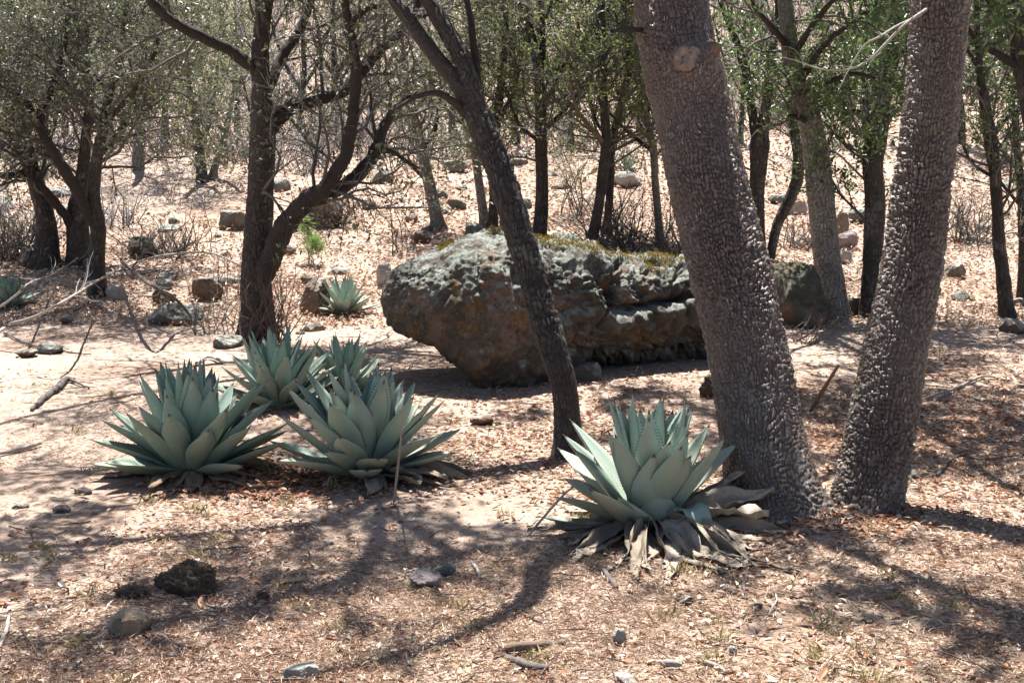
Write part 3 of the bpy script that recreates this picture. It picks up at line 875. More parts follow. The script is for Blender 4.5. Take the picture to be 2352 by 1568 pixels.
simple('stout_oak', 'short stout dark trunk standing just behind the V-forked far left oak', (183, 612),
       [(186, 622, 72), (182, 590, 58), (180, 540, 52), (178, 480, 45), (188, 420, 32), (196, 330, 24), (205, 220, 18), (200, 100, 12), (195, -60, 8)],
       [[(174, 530, 24), (135, 475, 22, -.2), (95, 430, 20, -.3), (65, 390, 18, -.3), (40, 310, 12, -.3), (20, 200, 8, -.3)], [(195, 400, 18), (250, 330, 14, .3), (300, 260, 12, .5), (330, 150, 8, .6)]],
       'oak_dark', lev(4.0, 1.9, 5.0, 0.7, 7.0, 0.28, up=0.03, t1=0.25, r1=0.02), grey_leaf, 67)
simple('bushy_oak', 'dark oak at the far left edge with a bough reaching out of the picture', (105, 612),
       [(105, 622, 78), (106, 590, 60), (108, 540, 50), (100, 480, 42), (82, 420, 36), (70, 370, 30), (56, 300, 21), (40, 200, 15), (30, 60, 10), (30, -80, 7)],
       [[(74, 395, 22), (30, 402, 17, -.2), (-20, 400, 14, -.3), (-80, 380, 10, -.3)], [(60, 310, 14), (110, 220, 12, .3), (140, 120, 9, .5), (150, 0, 7, .5)], [(50, 250, 12), (0, 150, 10, .3), (-30, 20, 8, .4)]],
       'oak_dark', lev(4.0, 1.9, 5.0, 0.7, 7.0, 0.28, up=0.03, t1=0.25, r1=0.02), grey_leaf, 71)
sm = lambda a=2.2, b=1.2: lev(a * 1.5, b * 1.2, 5.2, 0.6, 7.0, 0.28, up=0.10, t1=0.25, r1=0.014)
yl = dict(per=3.4, L=0.048, W=0.026, mat='leaf_yellow', up=0.4)
simple('slim_oak', 'small slim dark tree on the slope, left of a close pair beyond the forked oak', (464, 418),
       [(466, 422, 28), (462, 380, 22), (456, 330, 20), (448, 280, 18), (440, 230, 14), (430, 150, 10), (425, 20, 7)], [[(455, 320, 12), (480, 290, 10), (490, 240, 8), (500, 150, 6)]], 'oak_dark', sm(2.4, 1.6), yl, 73)
simple('crooked_oak', 'small crooked grey tree on the slope, right of a close pair beyond the forked oak', (490, 412),
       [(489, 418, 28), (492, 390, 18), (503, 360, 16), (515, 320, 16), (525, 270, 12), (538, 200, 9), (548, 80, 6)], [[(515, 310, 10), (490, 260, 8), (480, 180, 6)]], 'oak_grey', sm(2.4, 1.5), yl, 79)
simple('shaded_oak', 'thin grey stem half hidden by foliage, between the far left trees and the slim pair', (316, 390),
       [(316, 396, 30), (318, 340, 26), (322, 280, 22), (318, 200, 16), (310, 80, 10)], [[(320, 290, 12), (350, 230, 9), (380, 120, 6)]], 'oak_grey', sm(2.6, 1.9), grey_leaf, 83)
# ---- trees on the slope behind the boulder
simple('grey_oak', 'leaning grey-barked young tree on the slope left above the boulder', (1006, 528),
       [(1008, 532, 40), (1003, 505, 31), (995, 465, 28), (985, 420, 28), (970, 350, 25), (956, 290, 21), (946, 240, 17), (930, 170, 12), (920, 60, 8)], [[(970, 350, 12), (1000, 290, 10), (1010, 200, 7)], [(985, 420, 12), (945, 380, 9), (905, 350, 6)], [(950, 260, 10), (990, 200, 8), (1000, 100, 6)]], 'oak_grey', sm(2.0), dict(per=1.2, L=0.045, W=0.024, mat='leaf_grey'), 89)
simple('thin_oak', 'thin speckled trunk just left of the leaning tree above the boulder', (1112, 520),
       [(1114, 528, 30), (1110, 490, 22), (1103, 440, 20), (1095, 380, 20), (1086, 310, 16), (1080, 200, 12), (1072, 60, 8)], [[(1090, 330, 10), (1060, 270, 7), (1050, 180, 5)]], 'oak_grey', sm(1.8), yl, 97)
simple('twin_thin_oak', 'thin dark trunk close beside the speckled one, right behind the leaning tree', (1130, 530),
       [(1131, 536, 32), (1132, 500, 24), (1134, 450, 20), (1130, 380, 19), (1140, 290, 20), (1150, 200, 18), (1160, 100, 13), (1165, -40, 9)], [[(1142, 280, 12), (1180, 210, 10), (1200, 110, 7)], [(1136, 330, 10), (1110, 230, 8), (1100, 100, 6)]], 'oak_dark', sm(2.2, 1.4), yl, 101)
simple('straight_oak', 'straight dark tree standing behind the mossy top of the boulder', (1236, 562),
       [(1235, 572, 52), (1238, 535, 36), (1243, 490, 31), (1245, 420, 28), (1243, 340, 28), (1242, 260, 27), (1238, 180, 24), (1225, 100, 20), (1205, 30, 16), (1188, -50, 12), (1180, -200, 8)],
       [[(1240, 190, 18), (1246, 90, 15, .1), (1242, 0, 13, .1), (1240, -140, 9, .2)], [(1243, 300, 10), (1300, 250, 8, -.3), (1350, 180, 6, -.5)], [(1243, 330, 10), (1190, 280, 8, -.2), (1160, 200, 6, -.3)], [(1244, 250, 10), (1290, 160, 8, .3), (1330, 60, 6, .4)]],
       'oak_dark', sm(2.6, 1.4), yl, 103)
simple('reddish_oak', 'tall dark tree with a reddish foot behind the right half of the boulder', (1356, 580),
       [(1352, 590, 34), (1360, 550, 26), (1374, 480, 23), (1385, 400, 24), (1392, 320, 22), (1386, 230, 20), (1382, 120, 20), (1380, 0, 18), (1378, -120, 13)],
       [[(1388, 330, 12), (1330, 260, 10, -.3), (1310, 190, 8, -.4), (1300, 80, 6, -.4)], [(1384, 180, 10), (1340, 110, 9, .2), (1320, 20, 7, .3)], [(1383, 140, 10), (1430, 60, 8, .2), (1450, -40, 6, .3)]],
       'oak_dark', sm(2.6, 1.4), yl, 107, limb_mat='limb_brown')
simple('bent_oak', 'slim dark tree bending right, just left of the thick left-leaning trunk', (1392, 540),
       [(1390, 548, 26), (1396, 500, 19), (1402, 420, 17), (1405, 330, 17), (1424, 252, 17), (1442, 180, 16), (1446, 100, 14), (1448, 20, 12), (1450, -100, 8)],
       [[(1405, 320, 10), (1370, 280, 8, .3), (1350, 200, 6, .4)], [(1444, 150, 9), (1480, 90, 7, .3), (1500, 0, 6, .4)], [(1430, 240, 9), (1470, 200, 8), (1500, 260, 6)]], 'oak_dark', sm(2.6, 1.3), yl, 109)
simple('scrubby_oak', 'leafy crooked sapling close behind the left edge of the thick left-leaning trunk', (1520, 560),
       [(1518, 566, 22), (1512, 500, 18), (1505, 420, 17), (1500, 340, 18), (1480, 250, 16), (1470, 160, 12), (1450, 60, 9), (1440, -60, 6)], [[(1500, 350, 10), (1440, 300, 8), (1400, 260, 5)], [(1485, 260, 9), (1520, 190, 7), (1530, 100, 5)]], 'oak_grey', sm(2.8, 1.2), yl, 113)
# ---- trees right of the thick trunk
simple('dark_forked_oak', 'dark tree with a high Y fork seen just right of the thick left-leaning trunk', (1742, 600),
       [(1742, 612, 44), (1740, 540, 36), (1738, 460, 34), (1742, 390, 38), (1745, 330, 44), (1752, 290, 30), (1764, 220, 24), (1772, 130, 19), (1786, 40, 15), (1790, -80, 10)],
       [[(1740, 340, 26), (1726, 245, 21), (1710, 150, 20), (1688, 88, 16), (1660, 20, 12), (1640, -60, 9)], [(1770, 180, 12), (1810, 120, 9), (1830, 40, 6)]], 'oak_dark', sm(2.4, 1.3), dict(per=1.8, L=0.045, W=0.022, mat='leaf_grey'), 127)
dl = dict(per=5.0, L=0.065, W=0.021, mat='leaf_dark', up=0.35, six=True, droop=-0.1)
YC = gpY(1914, 728)
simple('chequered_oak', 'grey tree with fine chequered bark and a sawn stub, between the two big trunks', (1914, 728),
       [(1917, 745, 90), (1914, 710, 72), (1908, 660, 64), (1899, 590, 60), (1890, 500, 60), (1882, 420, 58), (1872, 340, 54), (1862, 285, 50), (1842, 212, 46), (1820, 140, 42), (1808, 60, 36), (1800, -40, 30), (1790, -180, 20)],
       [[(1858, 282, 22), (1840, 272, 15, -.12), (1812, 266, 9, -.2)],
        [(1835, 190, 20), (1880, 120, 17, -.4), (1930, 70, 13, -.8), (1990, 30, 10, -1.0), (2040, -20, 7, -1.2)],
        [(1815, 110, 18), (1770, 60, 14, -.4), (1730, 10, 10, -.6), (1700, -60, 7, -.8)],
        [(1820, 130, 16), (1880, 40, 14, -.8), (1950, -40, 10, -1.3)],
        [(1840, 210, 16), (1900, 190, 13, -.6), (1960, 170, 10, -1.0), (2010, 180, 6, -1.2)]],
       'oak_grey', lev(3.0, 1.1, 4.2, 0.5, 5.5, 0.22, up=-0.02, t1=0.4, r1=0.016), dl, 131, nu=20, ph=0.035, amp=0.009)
simple('elbow_sapling', 'crooked brown stem with an elbow bend, left of the grey chequered tree', (1768, 600),
       [(1766, 610, 18), (1775, 560, 22), (1786, 515, 23), (1808, 470, 25), (1830, 415, 26), (1833, 360, 24), (1824, 300, 22), (1819, 250, 14), (1810, 180, 8)],
       [[(1832, 370, 18), (1848, 335, 15), (1856, 310, 10), (1860, 250, 6)]], 'oak_dark', sm(1.5, 0.8), dict(per=2.0, L=0.05, W=0.022, mat='leaf_dark'), 137, nu=7)
simple('knobbly_oak', 'dark knobbly oak with short stubs, left beside the right-leaning big trunk', (2000, 732),
       [(2000, 745, 62), (2002, 700, 50), (2004, 640, 46), (2006, 560, 46), (2010, 480, 46), (2008, 430, 46), (2005, 375, 46), (2014, 300, 50), (2024, 240, 42), (2040, 180, 31), (2050, 100, 24), (2060, 0, 18), (2065, -120, 12)],
       [[(2004, 350, 24), (1992, 290, 20, -.05), (1988, 245, 26, -.08), (1984, 228, 22, -.1)], [(2018, 290, 18), (1985, 262, 13, -.2), (1960, 255, 8, -.3)],
        [(2030, 215, 16), (1980, 130, 12, .3), (1930, 90, 9, .5)], [(2045, 150, 14), (2100, 90, 11, .4), (2180, 40, 8, .6)], [(2002, 330, 12), (1975, 310, 9, -.1), (1965, 300, 6, -.12)]],
       'oak_dark', sm(3.0, 1.1), dl, 139, nu=14, ph=0.045)
simple('spindly_oak', 'spindly dark tree with a slight S bend near the right edge', (2312, 735),
       [(2314, 746, 48), (2310, 700, 33), (2304, 640, 30), (2295, 560, 28), (2290, 470, 26), (2285, 400, 26), (2275, 320, 28), (2262, 240, 24), (2250, 160, 18), (2245, 60, 12), (2240, -60, 8)],
       [[(2280, 312, 14), (2310, 275, 11), (2345, 245, 9), (2390, 190, 7)], [(2285, 410, 8), (2230, 370, 7), (2200, 300, 5)], [(2255, 180, 12), (2300, 110, 9), (2330, 20, 6)], [(2250, 160, 10), (2210, 90, 8), (2190, 0, 6)]],
       'oak_dark', sm(2.4, 1.1), dict(per=2.6, L=0.05, W=0.022, mat='leaf_dark'), 149, nu=9)
simple('edge_sapling', 'thin dark stem at the right edge behind the spindly tree', (2350, 700),
       [(2350, 712, 36), (2352, 640, 28), (2352, 560, 25), (2348, 470, 22), (2340, 380, 17), (2330, 280, 12), (2330, 150, 8)], [[(2350, 480, 9), (2300, 420, 7), (2270, 360, 5)]], 'oak_dark', sm(2.2, 1.1), dict(per=2.2, L=0.045, W=0.022, mat='leaf_grey'), 151, nu=8)
YR = 8.2
pR = at(2470, 900, YR)
eb = project(np.array([pR[0] + .1, YR, terr(pR[0] + .1, YR)]))
make_tree('edge_oak', 'dark trunk that leans in at the top right corner above dark leaves', (2500, float(eb[1])),
          [dict(pts=[(2500, float(eb[1]) + 10, 120, YR), (2485, 800, 98, YR), (2440, 500, 90, YR), (2405, 320, 84, YR), (2370, 170, 74, YR), (2345, 40, 64, YR), (2330, -80, 56, YR), (2320, -250, 40, YR)], nu=16, ph=0.05, amp=0.009, su=5, sv=4)], 'oak_dark',
          [[(2370, 170, 26, YR), (2300, 130, 18, YR), (2250, 100, 14, YR), (2220, 60, 9, YR)], [(2350, 60, 26, YR), (2290, 20, 16, YR - .4), (2240, -30, 10, YR - .7)],
           wl((*at(2320, -250, YR), 0.05), (3.0, 7.4, 4.2, 0.035), (2.8, 6.6, 4.7, 0.025), (2.6, 5.8, 5.0, 0.012)),
           wl((*at(2320, -250, YR), 0.05), (3.4, 8.8, 4.4, 0.035), (3.6, 9.6, 5.0, 0.02))],
          lev(2.6, 1.0, 4.2, 0.5, 6.0, 0.22, up=0.0, t1=0.35, r1=0.014), dict(per=6.0, L=0.07, W=0.026, mat='leaf_dark', six=True), 157,
          keep=lambda P: ~((project(P)[1] > 190).any(1) & (project(P)[0] < 2352).any(1)))

# ---- more oaks scattered over the far slope
def far_oaks():
    g = np.random.default_rng(404)
    spots = [(60, 330, 'far slim oak on the slope above the left edge brush'), (150, 300, 'far slim oak showing between the leftmost two trees'), (255, 345, 'far slim oak just right of the V-forked far left oak'),
             (380, 320, 'far slim oak on the slope between the V-forked oak and the slim pair'), (545, 300, 'far slim oak on the slope left against the forked oak trunk'), (690, 300, 'far slim oak framed low inside the arch of the curving limbs'),
             (770, 270, 'far slim oak framed high inside the arch of the curving limbs'), (850, 300, 'far slim oak just right of the long curving limb'), (1040, 310, 'far slim oak between the leaning grey young tree and the speckled trunk'),
             (1185, 330, 'far slim oak between the leaning tree and the straight dark tree'), (1310, 330, 'far slim oak between the straight dark tree and the reddish-footed tree'), (1470, 300, 'far slim oak right of the slim bending tree'),
             (1700, 330, 'far slim oak just right of the thick trunk beside the dark Y-forked tree'), (1945, 290, 'far slim oak between the chequered grey tree and the knobbly oak'), (2075, 320, 'far slim oak half hidden by the right-leaning big trunk'),
             (2205, 330, 'far slim oak between the right-leaning big trunk and the spindly tree'), (2330, 330, 'far slim oak at the right edge behind the spindly tree')]
    for k, (x, y, lb) in enumerate(spots):
        h = g.uniform(230, 330); w = g.uniform(11, 17); l = g.normal() * 30
        pts = [(x, y + 4, w * 1.3), (x + l * .1, y - h * .2, w), (x + l * .3 + g.normal() * 8, y - h * .5, w * .8), (x + l * .7, y - h * .8, w * .6), (x + l, y - h * 1.2, w * .35)]
        lim = [[(x + l * .2, y - h * .35, w * .6), (x + l * .2 + q * 40, y - h * .6, w * .5), (x + l * .2 + q * 70, y - h * .95, w * .3)] for q in (-1, 1)]
        simple('hillside_oak', lb, (x, y), pts, lim, 'oak_dark',
               [dict(dens=2.4, L=1.9, tmin=0.2, up=0.12, wig=0.3, npts=6, rf=0.5, rmax=0.02, sides=3), dict(dens=5, L=0.8, tmin=0.1, up=0.1, wig=0.3, npts=4, rf=0.5, rmax=0.01, rmin=0.003, sides=3), dict(dens=6, L=0.35, tmin=0.1, up=0.05, wig=0.3, npts=3, rf=0.5, rmin=0.0025, sides=3)],
               dict(per=3.5, L=0.065, W=0.036, mat=('leaf_yellow', 'leaf_grey')[k % 2], up=0.4), 500 + k, nu=5, ph=0.14, group='oaks of the far slope')
far_oaks()

# ------------------------------------------------------------------ the boulder
def build_boulder():
    px = np.array([872, 880, 895, 925, 960, 1000, 1050, 1100, 1150, 1200, 1250, 1300, 1350, 1400, 1450, 1500, 1550, 1600, 1680, 1740, 1765.])
    top = np.array([690, 655, 628, 603, 588, 574, 550, 535, 531, 540, 554, 565, 575, 582, 590, 596, 602, 612, 624, 680, 730.])
    bot = np.array([692, 722, 744, 766, 786, 806, 858, 905, 914, 916, 912, 866, 842, 838, 842, 845, 840, 828, 814, 790, 742.])
    ns, na = 400, 250
    s = np.linspace(0, 1, ns)
    ss = 0.5 - 0.5 * np.cos(np.pi * (0.06 + 0.88 * s)); ss = (ss - ss[0]) / (ss[-1] - ss[0])
    xs = px[0] + (px[-1] - px[0]) * ss
    tp = np.interp(xs, px, top); bt = np.interp(xs, px, bot)
    k = np.ones(9) / 9
    sm_ = lambda a: np.convolve(np.pad(a, 4, mode='edge'), k, 'valid')
    tp, bt = sm_(tp), sm_(bt)
    yc = np.interp(xs, [870, 1100, 1300, 1500, 1765], [8.85, 8.78, 9.2, 9.70, 9.95])
    hd = np.interp(xs, [872, 900, 960, 1100, 1300, 1500, 1700, 1765], [0.02, 0.30, 0.50, 0.66, 0.70, 0.66, 0.5, 0.02])
    Xw = np.zeros(ns); zt = np.zeros(ns); zb = np.zeros(ns)
    for i in range(ns):
        a = at(xs[i], tp[i], yc[i] - 0.05); b = at(xs[i], bt[i], yc[i] - 0.72 * hd[i])
        Xw[i] = a[0]; zt[i] = a[2]; zb[i] = b[2]
    th = np.linspace(0, 2 * np.pi, na, endpoint=False)
    ct, st = np.cos(th), np.sin(th)
    e = 0.75
    ex = np.where(st < 0, 0.5, e)
    cy = np.sign(ct) * np.abs(ct) ** ex; cz = np.sign(st) * np.abs(st) ** e
    zc = 0.5 * (zt + zb); hh = 0.5 * (zt - zb)
    # undercut: the widest place is above the middle, foot narrower
    depth = 1.0 + 0.06 * np.clip(cz, -1, 1)
    Y = yc[:, None] - hd[:, None] * cy[None] * depth[None]
    Z = zc[:, None] + hh[:, None] * cz[None]
    X = np.repeat(Xw[:, None], na, 1)
    V = np.stack([X, Y, Z], -1)
    idx = np.arange(ns * na).reshape(ns, na)
    a0 = idx[:-1]; a1 = np.roll(a0, -1, 1); b0 = idx[1:]; b1 = np.roll(b0, -1, 1)
    Fq = np.stack([a0, b0, b1, a1], -1).reshape(-1, 4)
    # outward direction
    N = np.cross(np.gradient(V, axis=0), np.roll(V, -1, 1) - np.roll(V, 1, 1))
    C = np.stack([Xw, yc, zc], -1)[:, None, :]
    N = nrm(N); N = N * np.sign(np.sum(N * (V - C), -1, keepdims=True) + 1e-9)
    p = V
    fade = np.clip(hd / 0.35, 0.1, 1)[:, None]
    d = 0.085 * fbm(p * 2.2 + 4, 3) + 0.05 * fbm(p * 5 + 8, 3)
    rid = 1 - np.abs(fbm(p * 3.4 + 20, 4)) * 2.2
    crag = sstep(1120, 1420, xs)[:, None] * 0.75 + 0.25
    d = d * (0.6 + 0.4 * crag) - 0.05 * crag * sstep(0.72, 0.98, rid)
    d = d + 0.032 * (0.35 + 0.65 * crag) * fbm(p * 12 + 2, 4, 0.6) + 0.012 * fbm(p * 36 + 2, 3, 0.6)
    pit = vnoise(p * 17 + 60)
    d = d - 0.018 * crag * sstep(0.35, 0.75, pit)
    d = d + 0.05 * crag * (cells(p * 3.3 + 1.5) - 0.5) + 0.028 * (0.3 + 0.7 * crag) * (cells(p * 9 + 4.1) - 0.5) + 0.012 * (cells(p * 24 + 2.2) - 0.5)
    V = V + (d * fade)[..., None] * N
    # cracks and ledges traced on the face, as drops into the stone
    qx, qy, _ = project(V)
    front = (V[..., 1] < yc[:, None])
    def crack(line, wpx, dep, below=0.0):
        nonlocal V
        line = np.array(line, float)
        best = np.full(qx.shape, 1e9); sgn = np.zeros(qx.shape)
        for a, b in zip(line[:-1], line[1:]):
            ab = b - a; t = np.clip(((qx - a[0]) * ab[0] + (qy - a[1]) * ab[1]) / (ab @ ab), 0, 1)
            cx, cy_ = a[0] + t * ab[0], a[1] + t * ab[1]
            dd = np.hypot(qx - cx, qy - cy_)
            sgn = np.where(dd < best, qy - cy_, sgn); best = np.minimum(best, dd)
        jit = 1 + 0.5 * fbm(V * 14 + 5, 2)
        amt = dep * np.exp(-(best / (wpx * jit)) ** 2) - below * np.exp(-((best - 3 * wpx) / (3 * wpx)) ** 2) * (sgn > 0)
        V = V - (amt * front)[..., None] * N
    crack([(1390, 668), (1402, 700), (1420, 712), (1470, 706), (1530, 690), (1590, 676), (1640, 676)], 9, 0.15, 0.05)
    crack([(1385, 640), (1398, 680), (1404, 702)], 9, 0.12)
    crack([(1420, 600), (1412, 640), (1400, 672)], 7, 0.06)
    crack([(1560, 612), (1548, 650), (1552, 690)], 5, 0.06)
    crack([(1395, 705), (1372, 745), (1350, 790)], 4, 0.05)
    crack([(1270, 790), (1330, 812), (1400, 806), (1480, 815), (1560, 800), (1640, 795)], 7, 0.06, 0.03)
    crack([(1180, 620), (1190, 700), (1260, 720), (1360, 700)], 6, 0.03)
    V = V.reshape(-1, 3)
    base = np.array([0.2, 9.2, terr(0.2, 9.2)])
    root = thing('boulder', 'huge lichen-crusted boulder with an overhanging left nose and moss along its top', 'boulder', base)
    # close the ends
    V = np.concatenate([V, V[idx[0]].mean(0)[None], V[idx[-1]].mean(0)[None]])
    c0, c1 = len(V) - 2, len(V) - 1
    f0 = np.stack([idx[0], np.roll(idx[0], -1), np.full(na, c0)], -1)
    f1 = np.stack([np.roll(idx[-1], -1), idx[-1], np.full(na, c1)], -1)
    vx, vy, _ = project(V)
    def blot(spots, q):
        out = np.zeros(len(V))
        nz_ = fbm(V * 9 + q, 4, 0.6)
        for (bx, by, ra, rb) in spots:
            out = np.maximum(out, sstep(0.15, -0.25, np.hypot((vx - bx) / ra, (vy - by) / rb) - 0.85 - 0.75 * nz_))
        return out
    frontv = (V[:, 1] < 9.3).astype(float)
    put('stone', V, [Fq, f0, f1], M['boulder'], root, attrs={
        'ochre': frontv * blot([(1058, 665, 26, 34), (1090, 700, 24, 34), (1075, 755, 26, 20), (1195, 725, 22, 30), (950, 760, 20, 14), (1120, 600, 24, 18), (1390, 655, 26, 18), (1480, 775, 40, 20)], 3),
        'pink': frontv * blot([(1160, 690, 50, 70), (1185, 760, 55, 40), (1150, 800, 40, 26), (1270, 700, 30, 40), (1440, 640, 30, 24), (1330, 780, 60, 30)], 8)})
    # moss: thick blades on the top, back of the ridge on the right, and in small cushions
    Vg = V[:-2].reshape(ns, na, 3)
    N2 = nrm(np.cross(np.gradient(Vg, axis=0), np.roll(Vg, -1, 1) - np.roll(Vg, 1, 1)))
    N2 = N2 * np.sign(np.sum(N2 * (Vg - C), -1, keepdims=True) + 1e-9)
    qx, qy, _ = project(Vg)
    tpl = tp[:, None]
    def pick(x0, x1, dy0, dy1, thr):
        f = fbm(Vg * 7 + 33, 3)
        return (qx > x0) & (qx < x1) & (qy - tpl > dy0) & (qy - tpl < dy1) & (N2[..., 2] > 0.25) & (f > thr)
    sel = pick(1225, 1620, -20, 9, -0.02) | pick(1480, 1540, 2, 34, -0.08) | pick(1120, 1160, -20, 8, -0.2) | pick(1010, 1040, -20, 10, -0.1)
    pts = Vg[sel]; nn = N2[sel]
    rep = 5
    if len(pts):
        pick_i = rng.integers(0, len(pts), 16000)
        p0 = pts[pick_i] + rng.normal(size=(16000, 3)) * 0.006
        n0 = nn[pick_i]
        dd = nrm(n0 * 0.6 + np.array([0, 0, 0.7]) + 0.55 * rng.normal(size=(16000, 3)))
        Vm, Fm, tm = leaf_batch(p0 - dd * 0.004, dd, rng.normal(size=(16000, 3)), rng.uniform(0.012, 0.03, 16000), 0.006)
        put('moss', Vm, Fm, M['moss'], root, attrs={'tint': tm}, kind='stuff', smooth=False, label='golden green moss along the top')
build_boulder()

# ------------------------------------------------------------------ loose rocks
def ico(sub):
    import bmesh
    bm = bmesh.new(); bmesh.ops.create_icosphere(bm, subdivisions=sub, radius=1)
    V = np.array([v.co[:] for v in bm.verts]); Fc = np.array([[v.index for v in f.verts] for f in bm.faces]); bm.free()
    return V, Fc
ICO = {k: ico(k) for k in (3, 4, 5)}


def rock(name, label, px, py, w, h, mat, seed, deep=0.8, cat='rock', sub=4, nplanes=8, rough=0.09, sink=0.25, group=None, rot=None, loc=None):
    """px,py: the middle of the rock's foot; w,h in px"""
    g = np.random.default_rng(seed)
    b = gp(px, py) if loc is None else np.array(loc)
    d = np.dot(b - CAMP, FW)
    k_ = 1.0 if b[1] < 8 else 0.88
    sx, sz = 0.52 * k_ * w * d / F, 1.05 * k_ * h * d / F
    D, Fc = ICO[sub]
    n = nrm(g.normal(size=(nplanes, 3)))
    off = g.uniform(0.62, 0.95, nplanes)
    n = np.concatenate([n, [[0, 0, -1], [0.15 * g.normal(), 0.2 * g.normal(), 1]]]); off = np.append(off, [0.6, 0.72]); n = nrm(n)
    dot = D @ n.T
    r = np.min(np.where(dot > 0.05, off / np.maximum(dot, 0.05), 9), axis=1)
    r = np.minimum(r, 1.15)
    V = D * r[:, None]
    V = V / np.abs(V).max(0)
    V = V * np.array([sx, sx * deep, sz * (0.5 + 0.5 * sink)])
    a = g.uniform(-0.5, 0.5) if rot is None else rot
    c, s = math.cos(a), math.sin(a)
    V = np.stack([V[:, 0] * c - V[:, 1] * s, V[:, 0] * s + V[:, 1] * c, V[:, 2]], 1)
    size = max(sx, sz)
    V = V + (rough * size) * np.stack([fbm(V * (2.6 / size) + seed + q, 5, 0.68) for q in (0, 11, 23)], 1)
    V = V + b + np.array([0, sx * deep * 0.5, sz * (0.5 - 0.5 * sink) + min(0.015, 0.3 * sz)])
    put(name, V, Fc, M[mat], origin=b, smooth=(sub >= 5), label=label, cat=cat, group=group)


